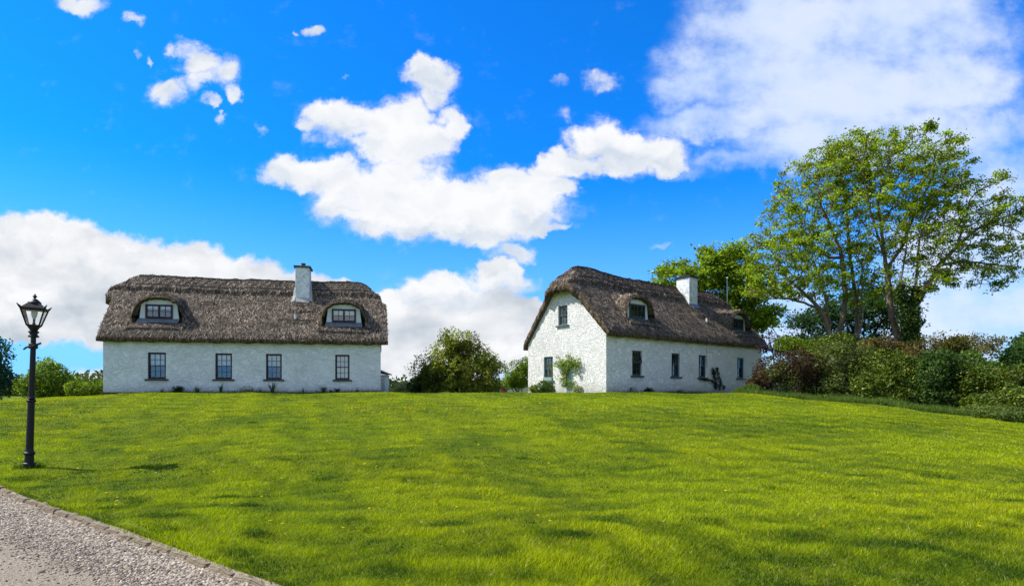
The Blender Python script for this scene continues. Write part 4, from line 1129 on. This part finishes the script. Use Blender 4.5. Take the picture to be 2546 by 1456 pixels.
# ------------------------------------------------------------------ street lamp
def lamp():
    q = ground_hit(72, 1160); d = q[1]; k = d/F
    root = empty('street_lamp', (q[0], q[1], q[2]-.02), 'black cast-iron street lamp with a four-sided lantern, leaning on the lawn', 'street lamp')
    root.rotation_euler = (0, R(2.0), R(0))
    z = lambda py: (1160-py)*k
    pole = MB()
    pole.lathe((0, 0, 0), [(.0, -.15), (.10, -.15), (.092, .0), (.084, z(1152)), (.104, z(1151)), (.104, z(1148)), (.08, z(1146)), (.074, z(1128)), (.092, z(1126)), (.095, z(1122)), (.075, z(1119)), (.064, z(1112)),
        (.058, z(1000)), (.054, z(997))], 24)
    pole.build('lamp_base', IRON, root, smooth=False)
    pole = MB(); pole.lathe((0, 0, 0), [(.056, z(998)), (.078, z(995)), (.078, z(991)), (.056, z(989)), (.07, z(987)), (.056, z(984)), (.052, z(980)), (.045, z(858)), (.042, z(836))], 24)
    po = pole.build('pole', IRON, root)
    lb = MB(); lb.lathe((0, 0, z(864)), [(.062, 0), (.075, .01), (.075, .095), (.062, .105)], 20)
    lb.tube([(-.165, -.02, z(866)), (-.08, -.065, z(861)), (.08, -.065, z(856)), (.17, -.02, z(849))], [.016, .02, .02, .018], 8)
    lb.build('ladder_bar', IRON, root)
    ln = MB(); ln.lathe((0, 0, 0), [(.054, z(836)), (.088, z(835)), (.09, z(832)), (.066, z(830)), (.062, z(826)), (.085, z(824)), (.088, z(821)), (.06, z(819)), (.07, z(816)), (.09, z(812)), (.10, z(810)), (.09, z(808))], 4*5)
    la = ln.build('lantern', IRON, root)
    rot = R(28); zb, zt = z(807), z(768); hb, ht = .096, .182
    C = lambda i, r: (r*math.sqrt(2)*math.cos(rot+i*math.pi/2+math.pi/4), r*math.sqrt(2)*math.sin(rot+i*math.pi/2+math.pi/4))
    tray = MB(); tray.lathe((0, 0, 0), [(.08, zb-.06), (.135, zb-.012), (.145, zb), (.145, zb+.02), (.12, zb+.022)], 4, rot=rot+math.pi/4); tray.build('lantern_tray', IRON, la)
    for i in range(4):
        p = MB(); a, b = C(i, hb), C(i, ht); p.tube([(a[0], a[1], zb), (b[0], b[1], zt)], .014, 6); p.build('lantern_post', IRON, la)
        cI, dI = C((i+1) % 4, hb), C((i+1) % 4, ht)
        if i: 
            gl = MB(); gl.quad((a[0]*.97, a[1]*.97, zb+.02), (cI[0]*.97, cI[1]*.97, zb+.02), (dI[0]*.97, dI[1]*.97, zt), (b[0]*.97, b[1]*.97, zt)); gl.build('lantern_pane', GLASS, la)
    rf = MB(); H2 = math.sqrt(2)
    rf.lathe((0, 0, 0), [(.175*H2, zt-.01), (.195*H2, zt), (.20*H2, zt+.035), (.18*H2, zt+.04), (.09*H2, z(751)), (.05*H2, z(747))], 4, rot=rot+math.pi/4)
    rf.lathe((0, 0, 0), [(.105, z(752)), (.11, z(749)), (.085, z(746)), (.055, z(742)), (.03, z(740))], 20)
    rfo = rf.build('lantern_roof', IRON, la)
    for i in range(4):
        p = MB(); a = C(i, .195); b = C(i, .235); p.tube([(a[0]*.9, a[1]*.9, zt+.02), (a[0], a[1], zt+.045), (b[0], b[1], zt+.10)], [.024, .022, .005], 6); p.build('corner_finial', IRON, rfo)
    fi = MB(); fi.lathe((0, 0, 0), [(.014, z(741)), (.016, z(738)), (.036, z(735)), (.036, z(733)), (.016, z(731)), (.012, z(728.5)), (.004, z(727))], 14); fi.build('finial', IRON, rfo)
    bu = MB(); bu.lathe((0, 0, 0), [(.015, zb+.13), (.03, zb+.15), (.045, zb+.2), (.054, zb+.25), (.05, zb+.29), (.03, zb+.315)], 20)
    bu.build('bulb', plain('bulb_glass', (.62, .72, .72), .25, 0, .03), la, smooth=True)
    bs = MB(); bs.lathe((0, 0, 0), [(.028, zb), (.028, zb+.05), (.018, zb+.07), (.024, zb+.13)], 12); bs.build('lamp_holder', IRON, la)
lamp()

# ------------------------------------------------------------------ small things between and behind the cottages
z = float(T(-8.8, 39, False))
ob = empty('outbuilding', (-8.9, 39, z), 'small grey-white outbuilding with a dark roof peeping out behind the cottage', 'outbuilding')
mb = MB(); mb.box(-.9, .78, -.6, .9, -.1, 1.18); mb.build('wall', WALL_L, ob)
mb = MB(); mb.add([(-1., -.72, 1.40), (.95, -.72, 1.182), (.95, 1., 1.182), (-1., 1., 1.40), (-1., -.72, 1.46), (.2, -.72, 1.55), (.95, -.72, 1.24), (.95, 1., 1.24), (.2, 1., 1.55), (-1., 1., 1.46)],
    [(0, 1, 6, 5, 4), (3, 9, 8, 7, 2), (4, 5, 8, 9), (5, 6, 7, 8), (1, 2, 7, 6), (0, 3, 2, 1), (0, 4, 9, 3)]); mb.build('roof', PLINTH, ob)
q = P(1291, 978, 42); z = float(T(q[0], q[1], False))
lw = MB(); lw.box(-.80, 0, -.11, .11, -.2, .36); lw.box(.012, .78, -.11, .11, -.2, .36); lw.box(-.84, .82, -.14, .14, .362, .40); lw.box(-.02, .03, -.125, .125, -.2, .358)
o = lw.build('garden_wall', plain('white_wall_paint', (.72, .74, .75), .8, 0, .06, 4), None, bevel=.01); o.location = (q[0], q[1], z+.02)
tag(o, 'low white garden wall between the big bush and the gable', 'wall')
q = P(1250, 980, 33.5); z = float(T(q[0], q[1], False))
pt = empty('flower_pot', (q[0], q[1], z), 'small terracotta pot of dark red flowers at the foot of the big bush', 'flower pot')
mb = MB(); mb.lathe((0, 0, 0), [(.07, 0), (.11, .11), (.12, .11), (.12, .135), (.10, .135)], 16); mb.build('pot', plain('terracotta', (.35, .13, .05), .8), pt)
leaf_cloud('flowers', rng.normal(size=(110, 3))*.065+np.array([0, 0, .22]), .06, pick([(.20, .02, .05), (.10, .015, .03), (.5, .35, .38)], [3, 3, 1], 110), LEAF, pt)
q = P(1808, 972, 42.5); z = float(T(q[0], q[1], False)); H = (HY-692)/F*42.5+EYE-z
am = empty('aerial_mast', (q[0], q[1], z), 'thin pale aerial mast rising behind the angled cottage', 'aerial')
mb = MB(); mb.tube([(0, 0, 0), (.0, 0, H*.6), (.0, 0, H)], [.020, .018, .014], 8); mb.build('mast', METAL, am)
mb = MB(); mb.lathe((.02, 0, H-.02), [(.02, 0), (.05, .02), (.065, .06), (.05, .10), (.02, .12)], 12); mb.build('aerial_head', WHITEP, am, smooth=True)
# ------------------------------------------------------------------ planting
G1 = [(.06, .11, .012), (.10, .155, .015), (.15, .20, .02)]
GD = [(.022, .045, .020), (.035, .065, .025), (.06, .095, .03)]
OL = [(.15, .18, .028), (.115, .14, .022), (.22, .245, .045)]
YG = [(.13, .20, .018), (.19, .25, .025), (.07, .11, .012)]
CY = [(.02, .05, .035), (.03, .075, .05), (.06, .11, .06)]
BR = [(.10, .07, .025), (.075, .055, .022), (.08, .09, .02)]
PU = [(.055, .014, .022), (.09, .02, .03), (.13, .05, .05)]
# left of the square-on cottage
shrub('tree', 'dark bluish tree cut off by the left edge of the photo', 'tree', [(-25, 905, 38, 1.3, 1.2, 1.9), (-5, 945, 38, 1.3, 1.2, 1.2), (-40, 870, 38, .9, .9, .9)], 5200, .16, CY, [3, 3, 1], group='trees and bushes beyond the left lawn', sprigs=18, part='crown')
shrub('leafy_bush', 'broad green bush behind the street lamp', 'bush', [(125, 945, 37, 1.15, 1., 1.15), (85, 960, 37, .95, .9, .75), (155, 965, 37, .8, .9, .7), (120, 925, 37, .7, .7, .7)], 7000, .13, G1+[(.25, .30, .14)], [3, 4, 3, .8], group='trees and bushes beyond the left lawn', sprigs=26)
shrub('hedge', 'low green hedge running up to the left corner of the cottage', 'hedge', [(190, 968, 36, .6, .6, .5), (215, 970, 36, .6, .6, .48), (240, 970, 36, .6, .6, .47), (262, 970, 36, .5, .6, .45)], 4200, .10, G1+BR, [3, 3, 2, .4, .3, .4], group='trees and bushes beyond the left lawn')
# between the cottages
shrub('hawthorn_bush', 'big rounded olive-green bush standing alone between the two cottages', 'bush',
      [(1145, 915, 35, 1.8, 1.7, 1.25), (1090, 920, 35, 1.1, 1.2, .95), (1195, 905, 35, 1.05, 1.2, 1.0), (1125, 868, 35, 1.0, 1., .95), (1112, 842, 35, .30, .35, .45), (1062, 925, 35, .6, .8, .75), (1160, 862, 35, .7, .8, .7), (1225, 915, 35, .65, .8, .6), (1140, 955, 35, 1.8, 1.4, .7), (1215, 955, 35, .8, 1., .55), (1085, 962, 35, .75, 1, .45)],
      21000, .115, OL+[(.20, .19, .08)], [4, 3, 2, .6], core=.42, sprigs=140, rough=.34, mot=([(.10, .12, .025), (.08, .09, .02)], [1, 1], .5), up=.8)
BG = 'small bushes between the cottages'
shrub('leafy_bush', 'small dark green bush left of the big olive bush', 'bush', [(1040, 958, 36, .55, .6, .50), (1052, 947, 36, .42, .5, .42)], 2600, .11, GD, [2, 2, 1], group=BG, sprigs=6)
shrub('blossom_bush', 'pale wispy bush beside the right end of the square-on cottage', 'bush', [(986, 965, 38, .5, .5, .42), (1000, 972, 38, .6, .5, .25), (1012, 968, 36, .5, .5, .3)], 1500, .07, [(.28, .25, .20), (.12, .12, .06), (.10, .13, .04)], [2, 2, 2], group=BG, core=0, sprigs=14)
shrub('leafy_bush', 'medium green bush close to the far corner of the gable', 'bush', [(1290, 935, 40, .85, .8, .95), (1310, 915, 40, .65, .7, .7), (1272, 950, 40, .55, .6, .55)], 4600, .11, G1+[(.20, .22, .10)], [3, 4, 3, .7], group=BG, sprigs=16)
# behind the angled cottage
tree('maple_tree', 'bright green maple rising behind the roof of the angled cottage', 47, [(None, [(1800, 975), (1798, 860)]), ((1798, 860), [(1760, 770), (1735, 700)]), ((1798, 860), [(1800, 770), (1805, 690)]), ((1798, 860), [(1850, 790), (1880, 760)])],
     [(1750, 690, 105, 55), (1680, 700, 70, 50), (1790, 665, 55, 60), (1840, 710, 70, 90), (1750, 640, 18, 34), (1815, 640, 35, 34), (1870, 790, 60, 60), (1905, 800, 26, 22), (1700, 770, 80, 60), (1800, 780, 90, 70)], 1500, 30000, .26,
     YG, [4, 3, 2], .30, inner=.3, spread=.30, dk=.5, ry=3., up=.9)
# the tall trees over the hedge
TG = 'tall spring-leaved trees over the hedge'
SP = [(.18, .245, .016), (.25, .315, .022), (.10, .14, .012), (.055, .09, .014)]
tree('tall_tree', 'low-spreading left tree of the tall group, forked near its foot', 33,
     [(None, [(2064, 852), (2062, 828), (2051, 790)]), ((2051, 790), [(2038, 768), (2023, 751), (1992, 722), (1955, 690)]), ((2062, 820), [(2066, 806), (2058, 775), (2052, 735), (2035, 680)]), ((2040, 772), [(2000, 752), (1960, 742), (1925, 740)])],
     [(1955, 690, 105, 55), (1920, 640, 75, 48), (1990, 620, 70, 50), (1905, 720, 50, 28), (2020, 700, 60, 50), (1880, 600, 34, 30)], 1150, 13500, .125, SP, [4, 2.5, 2, 1], .20, group=TG, dk=.36)
tree('tall_tree', 'curving second tree of the tall group, leaning up and left', 34,
     [(None, [(2078, 852), (2086, 822), (2095, 790), (2103, 738), (2098, 690), (2094, 640), (2080, 600), (2067, 570), (2040, 510)]), ((2094, 640), [(2060, 640), (2025, 610), (1990, 560)])],
     [(2000, 520, 100, 75), (2030, 440, 90, 60), (1950, 560, 60, 55), (2080, 570, 60, 60), (2010, 600, 60, 40), (2070, 390, 70, 42)], 1250, 13000, .125, SP, [4, 3, 2, 1], .21, group=TG, dk=.36)
tree('tall_tree', 'straight-stemmed tree in the middle of the tall group', 34.5,
     [(None, [(2131, 862), (2131, 837), (2131, 790), (2128, 743), (2115, 650), (2107, 560), (2099, 485), (2090, 420)]), ((2128, 743), [(2140, 690), (2150, 620)])],
     [(2110, 440, 90, 85), (2140, 380, 80, 48), (2120, 690, 90, 36), (2150, 740, 90, 30), (2100, 640, 60, 40)], 950, 13000, .125, SP, [4, 3, 2, 1], .18, group=TG, dk=.38)
tree('tall_tree', 'thin bowed sapling between the straight stem and the thickest trunk', 33.2,
     [(None, [(2123, 866), (2125, 849), (2139, 821), (2146, 777), (2140, 735), (2150, 690)])], [(2160, 700, 50, 40), (2140, 640, 40, 40)], 160, 1200, .16, SP, [4, 3, 2, 1], .085, group=TG)
tree('tall_tree', 'tallest tree of the group with the thickest bare trunk', 32,
     [(None, [(2248, 900), (2240, 871), (2226, 812), (2218, 790), (2211, 735), (2205, 666), (2187, 597), (2163, 522), (2150, 450), (2138, 400)]), ((2203, 650), [(2196, 610), (2192, 565), (2182, 500), (2200, 430), (2215, 380)]),
      ((2192, 565), [(2215, 520), (2245, 470)]), ((2187, 597), [(2150, 560), (2120, 520)]), ((2205, 666), [(2240, 620), (2262, 560), (2290, 500), (2320, 440)])],
     [(2190, 400, 110, 68), (2270, 390, 90, 55), (2330, 400, 62, 46), (2360, 370, 36, 24), (2230, 480, 110, 75), (2150, 500, 60, 60), (2180, 590, 60, 50), (2370, 430, 30, 14), (2300, 480, 70, 60), (2110, 360, 50, 24)], 1750, 20500, .125, SP, [4, 3, 2, 1], .27, group=TG, dk=.37)
tree('tall_tree', 'ivy-covered right tree of the tall group with wide hanging branches', 31,
     [(None, [(2268, 905), (2266, 876), (2262, 762)]), ((2262, 762), [(2246, 740), (2239, 727), (2239, 696), (2248, 650), (2253, 618), (2264, 527), (2270, 470)]), ((2262, 762), [(2273, 743), (2278, 696), (2280, 671), (2286, 597), (2300, 540), (2330, 480)]),
      ((2266, 760), [(2283, 751), (2298, 722), (2315, 696), (2334, 660), (2380, 612), (2429, 570), (2483, 543), (2540, 530)]), ((2334, 660), [(2400, 650), (2450, 655)]), ((2380, 612), [(2400, 550), (2410, 500)])],
     [(2300, 600, 85, 80), (2390, 560, 90, 62), (2460, 540, 80, 48), (2530, 530, 62, 40), (2440, 640, 85, 40), (2480, 690, 46, 34), (2400, 480, 62, 38), (2330, 520, 60, 60), (2450, 470, 40, 24), (2380, 680, 60, 30), (2280, 700, 60, 40), (2490, 610, 48, 34)], 1900, 18000, .125,
     SP, [3, 2, 3, 2], .26, group=TG, dk=.36, ivy=[([(2266, 885), (2262, 762)], (.46, .42), 5200), ([(2262, 775), (2239, 727), (2240, 705)], (.30, .10), 1100), ([(2262, 775), (2273, 743), (2277, 715)], (.32, .14), 1100)])
tree('spreading_tree', 'dark blue-green tree with layered branches behind the tall trunks', 40,
     [(None, [(2150, 960), (2150, 870)]), ((2150, 870), [(2110, 800), (2050, 780), (2000, 785)]), ((2150, 870), [(2190, 800), (2230, 775)]), ((2150, 860), [(2150, 790)])],
     [(2060, 790, 85, 26), (2130, 770, 110, 34), (2200, 790, 75, 36), (2000, 800, 50, 16), (2060, 845, 90, 20), (2200, 850, 50, 20), (2180, 745, 60, 20), (2010, 850, 60, 22)], 1000, 15000, .20,
     [(.018, .045, .028), (.03, .065, .035), (.05, .085, .03)], [3, 3, 1], .22, bark=BARKD, flat=.5, dk=.4, ry=3, spread=.26, up=1.)
# right end
tree('hawthorn_tree', 'brown-green flat-topped hawthorn right of the ivy-covered trunk', 30,
     [(None, [(2340, 935), (2345, 890), (2370, 862), (2400, 845)]), ((2345, 890), [(2320, 860), (2310, 845)]), ((2345, 890), [(2400, 880), (2430, 870)])],
     [(2330, 858, 60, 26), (2390, 858, 62, 26), (2430, 875, 32, 34), (2360, 885, 80, 30)], 700, 13000, .105, [(.09, .085, .025), (.06, .06, .02), (.12, .12, .035)], [3, 3, 2], .10, inner=.15, spread=.18, dk=.3, up=.4)
shrub('tree', 'dense green tree cut off by the right edge of the photo', 'tree', [(2560, 895, 28, 1.3, 1.2, 1.1), (2520, 915, 28, .75, .9, .7), (2556, 860, 28, .62, .7, .55), (2590, 850, 28, .8, .8, .6)], 8500, .14, [(.03, .07, .025), (.05, .10, .03), (.08, .14, .04)], [3, 3, 1], sprigs=24, part='crown')
HG = 'bushes of the mixed hedge along the lawn'
shrub('yellow_green_bush', 'small bright yellow-green bush behind the purple one', 'bush', [(1965, 858, 33, .9, .7, .6), (2010, 866, 33, .7, .7, .45)], 3200, .11, YG, [4, 2, 2], group=HG, base=float(T(15, 33, False)))
tree('purple_sapling', 'thin purple-leaved sapling beside the right end of the thatched roof', 33.5, [(None, [(1925, 905), (1920, 870), (1913, 840)]), ((1920, 870), [(1935, 850), (1940, 840)])], [(1915, 842, 20, 24), (1934, 848, 14, 14), (1918, 868, 30, 12)], 160, 700, .12, [(.03, .022, .045), (.05, .03, .05)], [1, 1], .04, group=None, dk=.25, inner=.1, ry=1.)
shrub('purple_bush', 'purple-leaved barberry bush in front of the far end of the angled cottage', 'bush',
      [(1940, 925, 28, .95, .9, 1.0), (1990, 915, 28.3, .9, .9, 1.0), (1895, 940, 28, .6, .7, .75), (2020, 935, 28.3, .7, .8, .9), (1870, 955, 28, .4, .5, .45)], 12000, .085, [(.035, .014, .016), (.055, .018, .022), (.06, .04, .025), (.075, .09, .03)], [3, 3, 1.5, 2], group=HG, sprigs=34,
      mot=([(.11, .13, .045), (.16, .17, .06), (.08, .05, .03)], [3, 2, 1.5], .55), up=.7)
def hb(lab, lobes, n, pal, w, size=.105, name='bramble_bush', **k):
    k.setdefault('sprigs', 20); k.setdefault('rough', .30); shrub(name, lab, 'bush', lobes, n, size, pal, w, mat=LEAFS, group=HG, asp=.75, up=.8, **k)
HB = [(.045, .075, .010), (.08, .115, .014), (.14, .17, .028)]
HD = [(.022, .045, .010), (.04, .075, .012), (.08, .12, .03)]
hb('tall green bush growing around the feet of the leftmost trunks', [(2090, 850, 31, .9, .8, .5), (2060, 870, 31, 1., .8, .55), (2140, 870, 31, 1., .8, .6), (2040, 880, 30, .9, .8, .5)], 8000, HB, [3, 3, 2], .115, 'leafy_bush', sprigs=12, base=float(T(16, 30, False)))
hb('olive bramble bush directly right of the purple bush', [(2075, 920, 28, 1.05, 1.0, 1.0), (2130, 915, 28, 1.0, 1.0, 1.0), (2080, 965, 27.5, 1., .9, .7)], 12500, [(.08, .10, .025), (.06, .085, .02), (.12, .14, .04)], [3, 3, 2])
hb('rusty brown-leaved bush below the two thickest trunks', [(2170, 862, 28.5, .75, .7, .5), (2215, 880, 28.5, .85, .7, .5), (2140, 885, 28.5, .7, .7, .45), (2255, 890, 28, .7, .7, .45)], 8500, BR, [3, 2, 1], .09, 'brown_bush', sprigs=22, rough=.3, base=float(T(16.5, 28, False)))
hb('glossy green bramble bush below the rusty brown bush', [(2170, 960, 26, 1.0, 1.0, .85), (2235, 945, 26, 1.05, 1., .85), (2200, 920, 26.5, 1., .9, .7), (2210, 985, 25.6, .9, .8, .55)], 13500, HB, [3, 3, 2])
hb('darkest bramble bush, in the middle of the right hedge', [(2320, 950, 25, 1.0, .9, .9), (2370, 945, 25, .9, .9, .8), (2330, 910, 25.3, .9, .8, .6), (2340, 990, 24.5, .9, .8, .5)], 12500, HD, [3, 3, 1.4])
hb('bramble bush with bright yellow-green shoots under the hawthorn', [(2400, 915, 26, .9, .8, .6), (2450, 925, 25.5, .8, .8, .6), (2420, 900, 26.3, .4, .5, .5)], 7600, [(.10, .17, .025), (.05, .085, .02), (.14, .21, .04)], [2, 3, 1])
hb('green bramble bush between the darkest bush and the right edge', [(2430, 965, 24, .9, .8, .75), (2470, 990, 23.5, .85, .8, .6), (2440, 1000, 23.3, .8, .7, .45)], 9500, HB, [3, 3, 2])
hb('rightmost bramble bush, cut off by the edge of the photo', [(2530, 965, 23, 1.0, .9, .85), (2560, 1000, 22, .9, .8, .6), (2510, 1010, 22.3, .7, .7, .4)], 10500, HB+[(.10, .12, .04)], [3, 3, 2, 1])
LG = 'low plants at the foot of the hedge'
hb('bramble bush at the very end of the hedge, mostly outside the photo', [(2640, 970, 22, 1.1, 1., .9), (2720, 990, 21.5, 1.0, 1., .8)], 5000, HB, [3, 3, 2]) if False else None
shrub('low_bramble', 'low bramble mound in the long grass left of centre of the hedge', 'bush', [(2062, 999, 25.3, .75, .5, .28)], 1900, .10, HB, [2, 3, 2], group=LG, asp=.75, up=.8)
shrub('low_bramble', 'low yellow-green weedy mound in front of the rightmost brambles', 'bush', [(2500, 1030, 21.3, 1.1, .5, .32), (2430, 1022, 22, .8, .5, .25)], 3000, .075, [(.12, .16, .04), (.09, .12, .03)], [1, 1], group=LG)
shrub('low_bramble', 'leafy weeds where the hedge meets the front wall of the cottage', 'bush', [(1865, 968, 27.6, .55, .4, .28), (1840, 972, 27.9, .3, .3, .2)], 1300, .075, [(.10, .15, .03), (.07, .11, .02)], [1, 1], group=LG)
# long grass strip
def long_grass():
    n = 46000
    px = rng.uniform(1822, 2600, n); t = np.clip((px-1830)/716, 0, 1.1)
    pe = 978+72*t**1.15
    # distance where the lawn edge lies for each photo column
    gx = np.linspace(1822, 2600, 40); gd = []
    for x_ in gx:
        tt_ = np.clip((x_-1830)/716, 0, 1.1); gd.append(ground_hit(x_, 978+72*tt_**1.15)[1])
    d = np.interp(px, gx, np.clip(gd, 17, 27.3))+rng.uniform(0, 1, n)**1.2*2.6
    x = (px-CX)/F*d; p = np.stack([x, d, 0*x], 1)
    h = (.10+.16*rng.uniform(size=n)+.06*np.clip(nB(p), -1, 2))*rng.uniform(.5, 1.2, n)
    c = pick([(.07, .13, .02), (.11, .18, .025), (.20, .22, .07)], [4, 4, 1], n, .25)
    V, Fc, C = blades('l', x, d, h, rng.uniform(.006, .012, n), .35, c)
    tag(fast('long_grass', V, Fc, GRASS, None, C), kind='stuff')
long_grass()
# shaded rough grass behind the crest of the lawn and a far belt of scrub closing the view
def far_scrub():
    n = 30000; a = rng.uniform(-.98, .98, n); d = rng.uniform(75, 95, n)
    x = a*d; z = T(x, d, False)
    h = 2.0+.8*SN(91, 10, .02, .08)(np.stack([x, d, 0*x], 1))
    pts = np.stack([x, d, z+rng.uniform(0, 1, n)*h], 1)
    leaf = leaf_geo(pts, .7, .5)
    c = np.repeat(pick([(.05, .08, .03), (.07, .10, .04)], [1, 1], n), 4, 0)
    tag(fast('far_scrub', leaf[0], leaf[1], LEAF, None, c), kind='stuff')
far_scrub()
